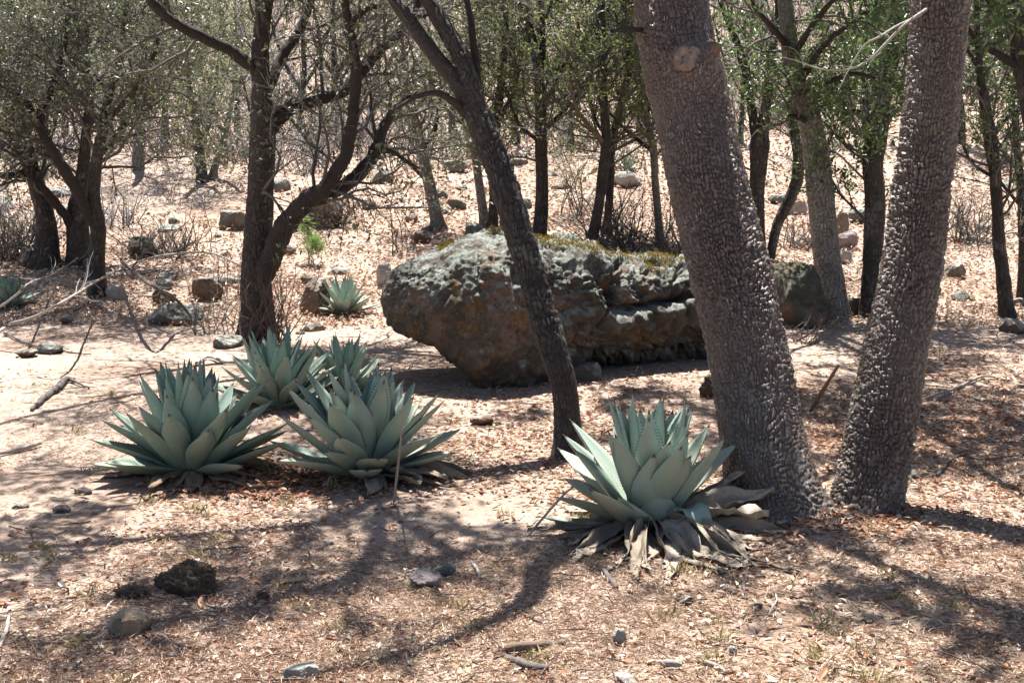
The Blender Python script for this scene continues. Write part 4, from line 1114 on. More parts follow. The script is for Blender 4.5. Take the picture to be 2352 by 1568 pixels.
ROCKS = [
    ('rock', 'dark mossy rock between the thick left-leaning trunk and the grey chequered tree', 1826, 752, 190, 158, 'rock_moss', 1, 0.8, 5),
    ('rock', 'squat reddish-brown boulder with a pale right face, left of the forked oak', 375, 702, 62, 36, 'rock_brown', 2, 0.8, 4),
    ('rock', 'long low lichen-patched rock in front of the squat brown boulder', 400, 748, 140, 50, 'rock_grey', 3, 0.6, 5),
    ('rock', 'crumbling brown rock with hollows, just left of the forked oak trunk', 473, 690, 78, 54, 'rock_brown', 4, 0.7, 5),
    ('rock', 'jagged grey rock half way up the slope left of the forked oak', 532, 530, 72, 48, 'rock_grey', 5, 0.8, 4),
    ('rock', 'square brown rock with flat grey top behind the small sunlit agave', 722, 724, 84, 92, 'rock_brown', 6, 0.9, 4),
    ('stone_slab', 'flat grey slab lying behind the leftmost big agave', 512, 800, 84, 24, 'rock_grey', 7, 1.3, 4),
    ('rock', 'pale round rock by the nose of the big boulder', 882, 662, 38, 60, 'rock_pale', 8, 0.8, 4),
    ('rock', 'blocky orange-brown rock above the left end of the big boulder', 970, 560, 46, 30, 'rock_brown', 9, 0.8, 4),
    ('rock', 'dark grey rock touching the top of the big boulder by the leaning tree', 1085, 548, 56, 36, 'rock_grey', 10, 0.8, 4),
    ('rock', 'dark wedge rock at the foot of the leaning grey young tree', 945, 512, 32, 20, 'rock_grey', 11, 0.8, 4),
    ('rock', 'flat-topped grey rock right of the leaning grey young tree', 1050, 482, 52, 24, 'rock_grey', 12, 0.7, 4),
    ('rock', 'rough grey outcrop high right of the leaning grey young tree', 1042, 396, 74, 28, 'rock_grey', 13, 0.7, 4),
    ('rock', 'grey flat-lying rock in front of the big boulder just right of the leaning tree', 1352, 878, 84, 42, 'rock_grey', 14, 0.9, 4),
    ('rock', 'pale sunlit ledge rock behind the bare thicket above the boulder', 1440, 428, 80, 34, 'rock_pale', 15, 0.8, 4),
    ('rock', 'dark slanted slab on the rock pile between the two right trunks', 1972, 512, 66, 32, 'rock_grey', 16, 0.8, 4),
    ('rock', 'grey upright rock at the left end of the pile under the slanted slab', 1938, 548, 34, 66, 'rock_grey', 17, 0.8, 4),
    ('rock', 'pinkish broad rock at the front of the pile under the slanted slab', 1948, 572, 56, 42, 'rock_purple', 18, 0.8, 4),
    ('rock', 'small pale rock below the rock pile beside the grey chequered tree', 1944, 606, 32, 30, 'rock_pale', 19, 0.8, 4),
    ('rock', 'mossy little rock wedged between the grey chequered and the knobbly tree', 1962, 728, 44, 46, 'rock_moss', 20, 0.8, 4),
    ('rock', 'whitish flat rock on the slope left of the spindly right tree', 2232, 556, 34, 14, 'rock_pale', 21, 0.8, 3),
    ('rock', 'dark low rock on the slope left of the spindly right tree', 2262, 536, 40, 18, 'rock_brown', 22, 0.8, 3),
    ('rock', 'grey rock left of the elbow-bent stem on the slope', 1800, 470, 72, 24, 'rock_grey', 23, 0.7, 4),
    ('rock', 'grey rounded rock right on the slope beside the right-leaning big trunk', 2195, 640, 60, 36, 'rock_grey', 24, 0.8, 4),
    ('rock', 'long pale lichened rock leaning on the slope behind the elbow-bent stem', 1830, 494, 60, 34, 'rock_pale', 25, 0.7, 4),
    ('rock', 'large shaded rock in the brush right of the far left trees', 330, 592, 84, 50, 'rock_moss', 26, 0.8, 4),
    ('rock', 'shaded rock heaped with dead twigs behind the fork of the forked oak', 745, 520, 96, 64, 'rock_moss', 27, 0.8, 4),
    ('rock', 'low grey rock in sunlit litter just right of the forked oak fork', 655, 585, 56, 20, 'rock_grey', 28, 0.8, 3),
    ('rock', 'grey rock on the slope seen between the forked oak and its curving limb', 640, 440, 60, 30, 'rock_grey', 29, 0.8, 3),
    ('rock', 'pale rock high on the slope inside the arch of the curving limbs', 710, 350, 44, 20, 'rock_pale', 30, 0.8, 3),
    ('rock', 'greyish rock in shade at the far left edge behind the dead branch', 62, 610, 54, 42, 'rock_grey', 31, 0.8, 4),
    ('rock', 'half-buried tan rock in front of the nearest far left tree', 268, 688, 58, 30, 'rock_pale', 32, 0.7, 4),
    ('rock', 'low flat grey rock just above and left of the crumbling brown one', 385, 645, 62, 20, 'rock_grey', 33, 0.6, 3),
    ('rock', 'grey stone on the hillside just left of the straight dark tree', 1205, 480, 40, 24, 'rock_grey', 34, 0.8, 3),
    ('rock', 'low rock beneath the speckled thin trunk above the boulder', 985, 532, 40, 14, 'rock_grey', 35, 0.8, 3),
    ('rock', 'grey rock on the bright slope between speckled trunk and leaning grey tree', 1012, 455, 40, 18, 'rock_grey', 36, 0.8, 3),
    ('rock', 'rock high on the slope above the long curving limb', 880, 420, 70, 28, 'rock_grey', 37, 0.8, 3),
    ('rock', 'small dark rock under the curving limb of the forked oak', 850, 480, 46, 20, 'rock_brown', 38, 0.8, 3),
    ('rock', 'brown lump half buried on bare soil at the left edge', 60, 822, 62, 16, 'rock_brown', 39, 0.7, 3),
    ('rock', 'grey low stone on bare soil left of the slab', 110, 812, 70, 22, 'rock_grey', 40, 0.8, 3),
    ('rock', 'brown dirt-caked stone on the path below the far left trees', 155, 745, 36, 18, 'rock_brown', 41, 0.8, 3),
    ('stone', 'lumpy purple-grey stone in the sun left of the front right agave', 976, 1358, 74, 34, 'rock_purple', 50, 0.8, 4),
    ('stone', 'flat bluish-grey stone just behind the lumpy purple one', 1024, 1326, 62, 16, 'rock_grey', 51, 0.7, 4),
    ('stone', 'round pale grey stone alone in the foreground litter', 1420, 1488, 36, 34, 'rock_pale', 52, 0.9, 4),
    ('stone', 'small pinkish pebble at the lower right', 2256, 1535, 26, 12, 'rock_pale', 53, 0.8, 3),
    ('stone', 'small dark grey stone below the dead skirt of the front agave', 1742, 1408, 26, 18, 'rock_grey', 54, 0.8, 3),
    ('stone', 'small brown clod between the front agave and the lower right shade', 1578, 1392, 34, 18, 'rock_brown', 55, 0.8, 3),
    ('stone', 'small grey pebble in the lower right shade edge', 1684, 1510, 20, 18, 'rock_grey', 56, 0.8, 3),
    ('stone', 'half-buried tan stone at the bottom edge, centre left', 690, 1566, 80, 26, 'rock_pale', 57, 0.8, 4),
    ('stone', 'half-buried grey stone at the bottom edge, centre right', 1440, 1580, 60, 22, 'rock_pale', 58, 0.8, 4),
    ('stone', 'small grey stone in front of the purple one, by the twig', 848, 1258, 0, 0, 'rock_grey', 59, 0.8, 3),
    ('stone', 'tan stone in the litter between second big agave and front agave', 1110, 978, 60, 16, 'rock_brown', 60, 0.8, 3),
    ('stone', 'grey pebble on bare soil at the left, below the gnarled stick', 140, 1182, 40, 16, 'rock_purple', 61, 0.8, 3),
    ('stone', 'flat grey stone in shade at the left edge', 46, 1175, 44, 14, 'rock_grey', 62, 0.8, 3),
    ('stone', 'whitish flat stone left of the leftmost big agave', 190, 1140, 42, 14, 'rock_purple', 63, 0.8, 3),
    ('stone', 'tan stone by the dead agave skirt beside the thick trunk', 1800, 1222, 34, 20, 'rock_brown', 64, 0.8, 3),
    ('stone', 'grey stone right of the right-leaning big trunk', 2098, 1102, 36, 14, 'rock_grey', 65, 0.8, 3),
    ('stone', 'small grey stone in sunlit litter left of the front agave', 1672, 1112, 0, 0, 'rock_grey', 66, 0.8, 3),
]
for (nm, lb, x_, y_, w_, h_, mt, sd, dp, sb) in ROCKS:
    if w_: rock(nm, lb, x_, y_, w_, h_, mt, sd * 7 + 3, dp, sub=sb, cat='rock' if nm == 'rock' else 'stone')

# ------------------------------------------------------------------ agaves
WS = np.array([0, .12, .3, .45, .58, .7, .8, .88, .93, .955, .975, 1.0])
WW = np.array([.66, .74, .93, 1.0, .92, .73, .51, .31, .18, .105, .052, .01])


def agave_leaf(base, az, L, W, phi0, phi1, cup=0.22, thick=0.013, twist=0.0, crinkle=0.0, seed=0, teeth=True, side=0.0, nv=15, nu=7, sag=0.0, fold=None):
    """one leaf: verts, faces, attributes. phi0, phi1: rise angle at the base and at the tip."""
    s = np.linspace(0, 1, nv) ** 0.92
    s = np.concatenate([s[:-1], [0.965, 0.985, 1.0]]); s = np.unique(np.sort(s)); nv = len(s)
    phi = phi0 + (phi1 - phi0) * s ** 1.3
    if fold is not None:
        phi = phi - fold[1] * sstep(fold[0] - 0.06, fold[0] + 0.06, s)
    ds = np.diff(s, prepend=0) * L
    r = np.cumsum(np.cos(phi) * ds); z = np.cumsum(np.sin(phi) * ds)
    rh = np.array([math.cos(az), math.sin(az), 0]); ah = np.array([-math.sin(az), math.cos(az), 0]); zh = np.array([0, 0, 1.0])
    C = np.array(base) + r[:, None] * rh + z[:, None] * zh + (side * L * s ** 2)[:, None] * ah
    n = -np.sin(phi)[:, None] * rh + np.cos(phi)[:, None] * zh
    a = np.repeat(ah[None], nv, 0)
    tw = twist * s
    a2 = a * np.cos(tw)[:, None] + n * np.sin(tw)[:, None]
    n2 = n * np.cos(tw)[:, None] - a * np.sin(tw)[:, None]
    w = np.interp(s, WS, WW) * W * 0.5
    u = np.linspace(-1, 1, nu)
    top = C[:, None, :] + (w[:, None] * u[None])[..., None] * a2[:, None, :] + (cup * w[:, None] * (u[None] ** 2))[..., None] * n2[:, None, :]
    if crinkle:
        q = np.stack([np.repeat(s[:, None] * 5, nu, 1), np.repeat(u[None] * 1.6, nv, 0), np.full((nv, nu), seed * 3.7)], -1)
        top = top + (crinkle * W * fbm(q, 3) * sstep(0, .2, s)[:, None])[..., None] * n2[:, None, :]
        edge_in = 1 - 0.25 * crinkle * (1 + vnoise(q * 2.1 + 9))
        top = C[:, None, :] + (top - C[:, None, :]) * edge_in[..., None]
    th = thick * (1 - 0.55 * s)[:, None] * (1 - 0.85 * u[None] ** 2) * np.clip(w / (0.2 * W), 0.1, 1)[:, None]
    bot = top - (th + 0.0008)[..., None] * n2[:, None, :]
    V = np.concatenate([top.reshape(-1, 3), bot.reshape(-1, 3)])
    idx = np.arange(nv * nu).reshape(nv, nu); m = nv * nu
    Ft = np.stack([idx[:-1, :-1], idx[1:, :-1], idx[1:, 1:], idx[:-1, 1:]], -1).reshape(-1, 4)
    Fb = np.stack([idx[:-1, :-1], idx[:-1, 1:], idx[1:, 1:], idx[1:, :-1]], -1).reshape(-1, 4) + m
    e0 = idx[:, 0]; e1 = idx[:, -1]
    F0 = np.stack([e0[:-1], e0[:-1] + m, e0[1:] + m, e0[1:]], -1)
    F1 = np.stack([e1[:-1], e1[1:], e1[1:] + m, e1[:-1] + m], -1)
    tip = idx[-1]; Ftip = np.stack([tip[:-1], tip[:-1] + m, tip[1:] + m, tip[1:]], -1)
    fac = [Ft, Fb, F0, F1, Ftip]
    al = np.tile(np.repeat(s, nu), 2)
    ed = np.tile(np.repeat(sstep(0.94, 0.955, s), nu), 2)
    if teeth:
        tv, tf = [], []
        for sd, e in ((-1, e0), (1, e1)):
            for i in range(3, nv - 5):
                for (fa, fb) in ((0.15, 0.45), (0.65, 0.95)):
                    A_, B_ = V[e[i]], V[e[i + 1]]
                    c = len(V) + len(tv)
                    mid = A_ * (1 - (fa + fb) / 2) + B_ * ((fa + fb) / 2)
                    out = a2[i] * sd * 0.008 - (B_ - A_) * 0.12
                    tv += [A_ * (1 - fa) + B_ * fa, A_ * (1 - fb) + B_ * fb, mid + out]
                    tf.append([c, c + 1, c + 2] if sd > 0 else [c + 1, c, c + 2])
        V = np.concatenate([V, np.array(tv)])
        fac.append(np.array(tf))
        al = np.append(al, np.full(len(tv), 0.5)); ed = np.append(ed, np.full(len(tv), 0.85))
    return V, fac, {'along': al, 'edge': ed}


def agave(label, px, py, dia, N, mat, seed, L=0.42, W=0.135, rot=0.0, dry=10, group='agaves', extra=(), dry_mat='agave_dry', hi=1.38, lo=0.16, dry_sector=None, teeth=True, name='agave', drop=()):
    """px,py: foot of the rosette in the picture; dia: wanted width in px"""
    g = np.random.default_rng(seed)
    b = gp(px, py)
    sc = (dia * np.dot(b - CAMP, FW) / F) / (2 * L * 1.04)
    root = thing(name, label, 'agave', b, group)
    for i in range(N):
        f = i / (N - 1)
        az = rot + i * 2.39996 + g.normal() * 0.17
        ph = hi - (hi - lo) * f ** 1.45 + g.normal() * 0.115
        Li = L * sc * np.interp(f, [0, .15, .5, .8, 1], [.98, 1.06, 1.06, 1.0, .9]) * g.uniform(.87, 1.10)
        Wi = W * sc * np.interp(f, [0, .15, .4, 1], [.50, .70, .90, 1.0]) * g.uniform(.92, 1.08)
        br = (0.02 + 0.085 * f ** 0.8) * sc; bz = (0.10 * (1 - f) ** 0.9 + 0.012) * sc
        if any(abs(((az - d0 + math.pi) % (2 * math.pi)) - math.pi) < w0 and f > f0 for d0, w0, f0 in drop): continue
        base = b + np.array([br * math.cos(az), br * math.sin(az), bz])
        V, Fc, A = agave_leaf(base, az, Li, Wi, ph, min(ph + g.uniform(-0.10, 0.16), 1.56), cup=0.30 + 0.12 * g.random(), thick=0.016 * sc, twist=g.normal() * 0.2, seed=i, teeth=teeth, side=g.normal() * 0.05)
        if g.random() < 0.12: A['edge'] = np.maximum(A['edge'], 0.3 * sstep(0.8, 0.93, A['along']))
        A['tint'] = np.full(len(V), np.clip(0.15 + 0.75 * f ** 1.5 + g.normal() * 0.15, 0, 1))
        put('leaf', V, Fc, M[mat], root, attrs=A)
    for ex in extra:
        ex = dict(ex); m_ = ex.pop('mat', mat); lb = ex.pop('label', None); t0 = ex.pop('tint', 0.6)
        az = ex.pop('az'); br = ex.pop('br', 0.09) * sc; bz = ex.pop('bz', 0.02) * sc
        base = b + np.array([br * math.cos(az), br * math.sin(az), bz])
        V, Fc, A = agave_leaf(base, az, ex.pop('L') * sc, ex.pop('W') * sc, ex.pop('phi0'), ex.pop('phi1'), **ex)
        if m_ != mat:
            gz = terr(V[:, 0], V[:, 1]) + 0.006
            V[:, 2] = np.maximum(V[:, 2], gz + 0.014 * (vnoise(V * 50) + 0.7))
        A['tint'] = np.full(len(V), t0)
        put('leaf', V, Fc, M[m_], root, attrs=A, label=lb)
    for i in range(dry):
        if dry_sector: az = g.uniform(*dry_sector)
        else: az = rot + 1.0 + i * 2.39996
        ph = g.uniform(-0.15, 0.16)
        Ld = L * sc * g.uniform(0.7, 1.05)
        base = b + np.array([0.085 * sc * math.cos(az), 0.085 * sc * math.sin(az), g.uniform(0.005, 0.05) * sc])
        V, Fc, A = agave_leaf(base, az, Ld, W * sc * g.uniform(0.5, 0.85), ph, ph - g.uniform(0.0, 0.35), cup=g.uniform(-0.2, 0.6), thick=0.004 * sc, twist=g.normal() * 0.7, crinkle=0.28, seed=seed + i, teeth=False, side=g.normal() * 0.1)
        gz = terr(V[:, 0], V[:, 1]) + 0.006
        V[:, 2] = np.maximum(V[:, 2], gz + 0.012 * (vnoise(V * 60) + 0.6))
        A['tint'] = np.full(len(V), g.random())
        put('leaf', V, Fc, M[dry_mat], root, attrs=A, label='dead dry leaf lying at the foot' if i == 0 else None)
    return root, b, sc


DN = -math.pi / 2        # azimuth that faces the camera
agave('front right agave beside the thick trunk, with a grey skirt of dead leaves', 1490, 1208, 490, 48, 'agave', 5, rot=0.55, dry=0, L=0.42, W=0.142, lo=0.42,
      drop=((DN + 0.25, 0.5, 0.62), (0.0, 1.0, 0.75)),
      extra=[dict(az=DN + 0.16, L=0.17, W=0.15, phi0=1.15, phi1=1.5, tint=0.75, br=0.13, bz=0.03, cup=0.35),
             dict(az=DN - 0.32, L=0.25, W=0.15, phi0=0.72, phi1=1.05, tint=0.7, br=0.12, bz=0.01, side=-0.25, twist=-0.35),
             dict(az=DN - 0.05, L=0.34, W=0.165, phi0=1.02, phi1=1.35, tint=0.45, br=0.10, bz=0.05),
             dict(az=DN + 0.62, L=0.36, W=0.13, phi0=0.55, phi1=0.50, tint=0.1, br=0.12, bz=0.06, fold=(0.45, 1.55), label='leaf snapped over in the middle, hanging tip down', cup=0.3),
             dict(az=DN - 1.25, L=0.40, W=0.10, phi0=0.12, phi1=0.28, tint=0.9, br=0.09, bz=0.01),
             dict(az=DN - 1.0, L=0.36, W=0.09, phi0=0.03, phi1=0.1, tint=1.0, br=0.1, bz=0.0, mat='agave_dry')]
      + [dict(az=DN + a_, L=l_, W=w_, phi0=p0, phi1=p1, mat='agave_dry', crinkle=0.55, cup=c_ * 1.3, twist=t_ * 1.5, thick=0.004, teeth=False, br=0.09, bz=0.02 + 0.035 * ((k * 7) % 5) / 4, tint=tn, seed=k, side=0.28 * math.sin(k * 2.7))
         for k, (a_, l_, w_, p0, p1, c_, t_, tn) in enumerate([
             (1.50, .44, .12, .36, .30, .5, .5, .1), (1.72, .42, .08, .48, .42, .6, .3, .2), (1.30, .40, .13, .22, .02, .3, -.4, .0), (1.12, .40, .11, .12, -.12, .4, .5, .3), (0.98, .42, .10, .06, -.3, .2, -.5, .5),
             (0.82, .44, .10, -.02, -.35, .5, .3, .2), (0.62, .56, .13, .10, -.6, .3, .6, .1), (0.50, .60, .11, .05, -.5, .7, -.5, .5), (0.34, .60, .14, .12, -.6, .4, .6, .2), (0.20, .55, .15, .18, -.8, .3, -.6, .0),
             (0.06, .60, .12, .08, -.6, .7, .7, .4), (-0.10, .58, .14, .14, -.7, .3, -.8, .2), (-0.28, .56, .11, .06, -.5, .8, .5, .6), (-0.50, .50, .11, .04, -.4, .4, .7, .3), (-0.70, .46, .09, .0, -.2, .3, -.5, .5),
             (-0.92, .40, .09, .02, -.15, .4, .4, .2), (-1.15, .42, .08, .02, -.1, .5, -.3, .4), (0.42, .68, .10, -.02, -.35, .9, 1.1, .7), (0.72, .62, .09, .02, -.3, .8, -1.0, .6), (1.05, .55, .09, .05, -.2, .5, .8, .6), (0.12, .68, .09, -.04, -.4, .9, -.9, .6), (-0.2, .64, .08, -.02, -.3, .9, .9, .8), (0.27, .5, .12, .3, -1.1, .5, .7, .1), (0.0, .48, .12, .3, -1.2, .5, -.7, .3), (0.55, .48, .13, .3, -1.1, .4, .9, .2), (0.85, .5, .11, .25, -.9, .6, -.8, .1)])])
agave('leftmost of the two big front agaves, deep blue-green and densely leaved', 440, 1085, 420, 58, 'agave_deep', 9, rot=1.3, dry=16, dry_mat='agave_brown', W=0.138, lo=0.26, group='agaves')
agave('big wide-open agave in front of the boulder nose, second from the left in front', 842, 1090, 425, 50, 'agave', 14, rot=2.45, dry=16, dry_mat='agave_dry', W=0.145, lo=0.26, dry_sector=(DN + 0.2, DN + 2.0))
agave('deep green agave crowded behind the two big front agaves', 640, 935, 290, 44, 'agave_deep', 19, rot=0.2, dry=6, dry_mat='agave_brown', W=0.128, lo=0.3)
agave('smaller deep green agave at the back of the clump, nearest the boulder nose', 790, 905, 225, 34, 'agave_deep', 23, rot=0.9, dry=5, dry_mat='agave_brown', W=0.125, lo=0.3)
agave('small sunlit agave beside the square brown rock left of the boulder', 790, 722, 150, 38, 'agave', 29, rot=0.4, dry=12, dry_mat='agave_brown', W=0.125, lo=0.08, teeth=False)
agave('agave at the left edge half hidden by pale dead branches', 22, 705, 130, 36, 'agave_deep', 33, rot=0.8, dry=8, dry_mat='agave_brown', W=0.125, lo=0.1, teeth=False)
agave('tiny pale agave far up on the slope behind the bare thicket', 1440, 390, 58, 30, 'agave', 37, rot=0.8, dry=0, W=0.10, lo=0.1, teeth=False)
agave('tiny agave on the slope just left of the forked oak', 566, 362, 44, 26, 'agave', 41, rot=0.2, dry=0, W=0.10, lo=0.1, teeth=False)

# ------------------------------------------------------------------ shrubs and bare thickets
def shrub(name, label, px, py, w, h, stems, mat, seed, leaf=None, d2=5.0, d3=6.0, lean=0.0, spread=0.5, r0=0.008, cat='shrub', group=None, wig=0.22):
    g = np.random.default_rng(seed)
    b = gp(px, py); d = np.dot(b - CAMP, FW)
    Wm, Hm = w * d / F, h * d / F
    root = thing(name, label, cat, b, group)
    K = int(stems * 1.6); d2 *= 1.5; d3 *= 1.9
    bx = b[0] + g.uniform(-0.5, 0.5, K) * Wm * 0.6; by = b[1] + g.uniform(-0.3, 0.6, K) * Wm * 0.5
    p = np.stack([bx, by, terr(bx, by) - 0.02], 1)
    dr = nrm(np.stack([g.normal(size=K) * spread + lean, g.normal(size=K) * spread, np.ones(K)], 1))
    P = np.zeros((K, 8, 3)); P[:, 0] = p
    le = Hm * g.uniform(0.55, 1.15, K)
    for k in range(1, 8):
        dr = nrm(dr + wig * g.normal(size=(K, 3)) * 0.8)
        P[:, k] = P[:, k - 1] + dr * (le / 7)[:, None]
    R = (r0 * g.uniform(0.5, 1.2, K))[:, None] * np.linspace(1, 0.3, 8)
    bag = Bag(); bag.add(*tubes(P, R, 4))
    q, rq = grow(g, P, R, d2, Hm * 0.45, tmin=0.2, up=0.1, wig=wig, npts=6, rf=0.55, rmin=0.0014)
    if len(q): bag.add(*tubes(q, rq, 3))
    q2, rq2 = grow(g, q, rq, d3, Hm * 0.2, tmin=0.1, up=0.05, wig=wig, npts=4, rf=0.6, rmin=0.0012)
    if len(q2): bag.add(*spikes(q2[:, 0], q2[:, -1], rq2[:, 0] * 1.2))
    V, Fs, A = bag.get()
    put('stems', V, Fs, M[mat], root, attrs=A, kind='stuff')
    if leaf:
        V, Fq, t_ = leaves_on(g, q2 if len(q2) else q, leaf['per'], leaf['L'], leaf['W'], up=leaf.get('up', 0.4))
        put('foliage', V, Fq, M[leaf['mat']], root, attrs={'tint': t_}, kind='stuff', smooth=False)
    return root


shrub('bare_thicket', 'tangle of bare grey twigs behind the right half of the boulder', 1440, 575, 300, 190, 46, 'twig', 201, None, 5, 6, 0.05, 0.8, 0.010)
shrub('bare_thicket', 'bare arching twigs close behind the thick left-leaning trunk at boulder level', 1560, 600, 140, 150, 20, 'twig', 202, dict(per=0.15, L=0.03, W=0.015, mat='leaf_yellow'), 4, 5, -0.2, 0.8, 0.010)
shrub('bare_shrub', 'bare reddish-grey twigs around the foot of the forked oak', 612, 790, 190, 250, 26, 'limb_brown', 203, None, 4, 4, 0.0, 0.42, 0.006)
shrub('bare_shrub', 'thin bare twigs left of the forked oak foot behind the crumbling rock', 505, 770, 130, 190, 9, 'twig', 204, None, 3.5, 4, 0.1, 0.5, 0.005)
shrub('grey_brush', 'dense grey brush at the left edge below the far left trees', 40, 600, 170, 170, 60, 'twig', 205, dict(per=0.3, L=0.03, W=0.015, mat='leaf_grey'), 5, 6, 0, 0.5, 0.009)
shrub('grey_brush', 'mound of dark dead brush over the shaded rock right of the far left trees', 345, 590, 230, 110, 60, 'twig', 206, None, 5, 6, 0, 1.0, 0.009)
shrub('grey_brush', 'brown mound of dead twigs behind the fork of the forked oak', 745, 520, 150, 120, 60, 'limb_brown', 207, None, 6, 6, 0, 0.9, 0.007)
shrub('grey_brush', 'bare brush on the slope between the elbow-bent stem and the chequered tree', 1850, 575, 150, 110, 40, 'twig', 208, None, 5, 6, 0, 0.9, 0.008)
shrub('grey_brush', 'grey brush on the slope right of the right-leaning big trunk', 2215, 560, 180, 150, 40, 'twig', 209, dict(per=0.3, L=0.035, W=0.016, mat='leaf_grey'), 5, 6, 0, 0.6, 0.008)
shrub('bare_shrub', 'twiggy shrub with few green buds at the foot of the mossy rock', 1835, 790, 120, 110, 12, 'twig', 210, dict(per=0.12, L=0.025, W=0.014, mat='leaf_yellow'), 4, 5, 0.2, 0.7, 0.006)
shrub('wispy_shrub', 'wispy pale green feathery shrub left above the boulder', 925, 585, 130, 260, 4, 'limb_brown', 211, dict(per=5, L=0.03, W=0.006, mat='needle_green'), 2.4, 4, 0, 0.16, 0.008)
shrub('wispy_shrub', 'wispy pale green shrub below the slim tree pair', 445, 590, 120, 190, 6, 'limb_brown', 212, dict(per=4, L=0.03, W=0.006, mat='needle_green'), 2.4, 4, 0, 0.3, 0.007)
shrub('leafy_shrub', 'bright green sprig on the slope left of the slim tree pair', 395, 470, 90, 90, 5, 'twig', 213, dict(per=2, L=0.035, W=0.015, mat='leaf_yellow'), 4, 4, 0, 0.4, 0.006)
shrub('bare_shrub', 'thin bare saplings in the sun left of the crumbling brown rock', 520, 690, 120, 170, 6, 'limb_brown', 214, None, 3, 4, 0, 0.3, 0.006)
shrub('grey_brush', 'grey brush on the slope above the jagged rock', 520, 380, 150, 90, 30, 'twig', 215, None, 5, 6, 0, 0.7, 0.008)
shrub('grey_brush', 'low grey brush in the arch of the curving limbs', 720, 330, 200, 90, 34, 'twig', 216, dict(per=0.3, L=0.03, W=0.015, mat='leaf_yellow'), 5, 6, 0, 0.7, 0.008)
shrub('juniper_shrub', 'feathery dark green sapling between the straight tree and the reddish-footed tree', 1315, 500, 90, 220, 10, 'twig', 217, dict(per=7, L=0.035, W=0.008, mat='leaf_dark'), 5, 6, 0, 0.22, 0.008)


def slope_stones():
    g = np.random.default_rng(55); K = 420
    y = 1 / (1 / 10.5 + g.random(K) * (1 / 40 - 1 / 10.5)); x = g.uniform(-0.55, 0.55, K) * y
    ok = fbm(np.stack([x * 0.35, y * 0.35, x * 0 + 8], -1), 2) + 0.2 * g.normal(size=K) > 0.02
    x, y = x[ok], y[ok]
    D, Fc = ico(2); bag = Bag()
    for a, b_ in zip(x, y):
        n = nrm(g.normal(size=(9, 3))); off = g.uniform(0.55, 0.95, 9); dot = D @ n.T
        r = np.minimum(np.min(np.where(dot > 0.05, off / np.maximum(dot, 0.05), 9), axis=1), 1.1)
        sz = 0.03 + 0.15 * g.random() ** 2.2
        V = D * r[:, None] * np.array([g.uniform(.8, 1.5), g.uniform(.7, 1.2), g.uniform(.4, .9)]) * sz * (1 + 0.02 * (b_ - 10))
        bag.add(V + np.array([a, b_, float(terr(a, b_)) + 0.15 * sz]), Fc, np.full(len(V), g.random()))
    V, Fs, A = bag.get()
    put('slope_stones', V, Fs, M['rock_grey'], label='small grey stones strewn through the litter of the slope', cat='stones', attrs=A, kind='stuff', smooth=False)
slope_stones()


def seedling(px, py, h, seed, label):
    g = np.random.default_rng(seed); b = gp(px, py); d = np.dot(b - CAMP, FW); H = h * d / F
    root = thing('pine_seedling', label, 'seedling', b)
    P = np.stack([np.full(8, b[0]) + 0.02 * g.normal(size=8), np.full(8, b[1]), b[2] + np.linspace(0, 0.85 * H, 8)], 1)
    V, Q_, t_ = tubes(P[None], np.linspace(0.008, 0.003, 8)[None], 5); put('stem', V, Q_, M['limb_brown'], root, attrs={'tint': t_})
    tips = [P[-1]] + [P[k] + np.array([*(g.normal(size=2) * 0.13 * H), 0.12 * H]) for k in (3, 4, 5, 6)]
    pos = []; dr = []
    for t in tips:
        K = 130; a = nrm(g.normal(size=(K, 3)) + np.array([0, 0, 0.7])); pos.append(t + 0.02 * g.normal(size=(K, 3))); dr.append(a)
    pos = np.concatenate(pos); dr = np.concatenate(dr)
    V, Fq, t_ = leaf_batch(pos, dr, g.normal(size=pos.shape), 0.13 * g.uniform(0.7, 1.2, len(pos)), 0.005)
    put('needles', V, Fq, M['needle_green'], root, attrs={'tint': t_}, kind='stuff', smooth=False)
seedling(708, 605, 100, 1, 'bright green pine seedling right of the forked oak fork')
seedling(722, 610, 60, 2, 'lower paler pine seedling close beside the brighter one')

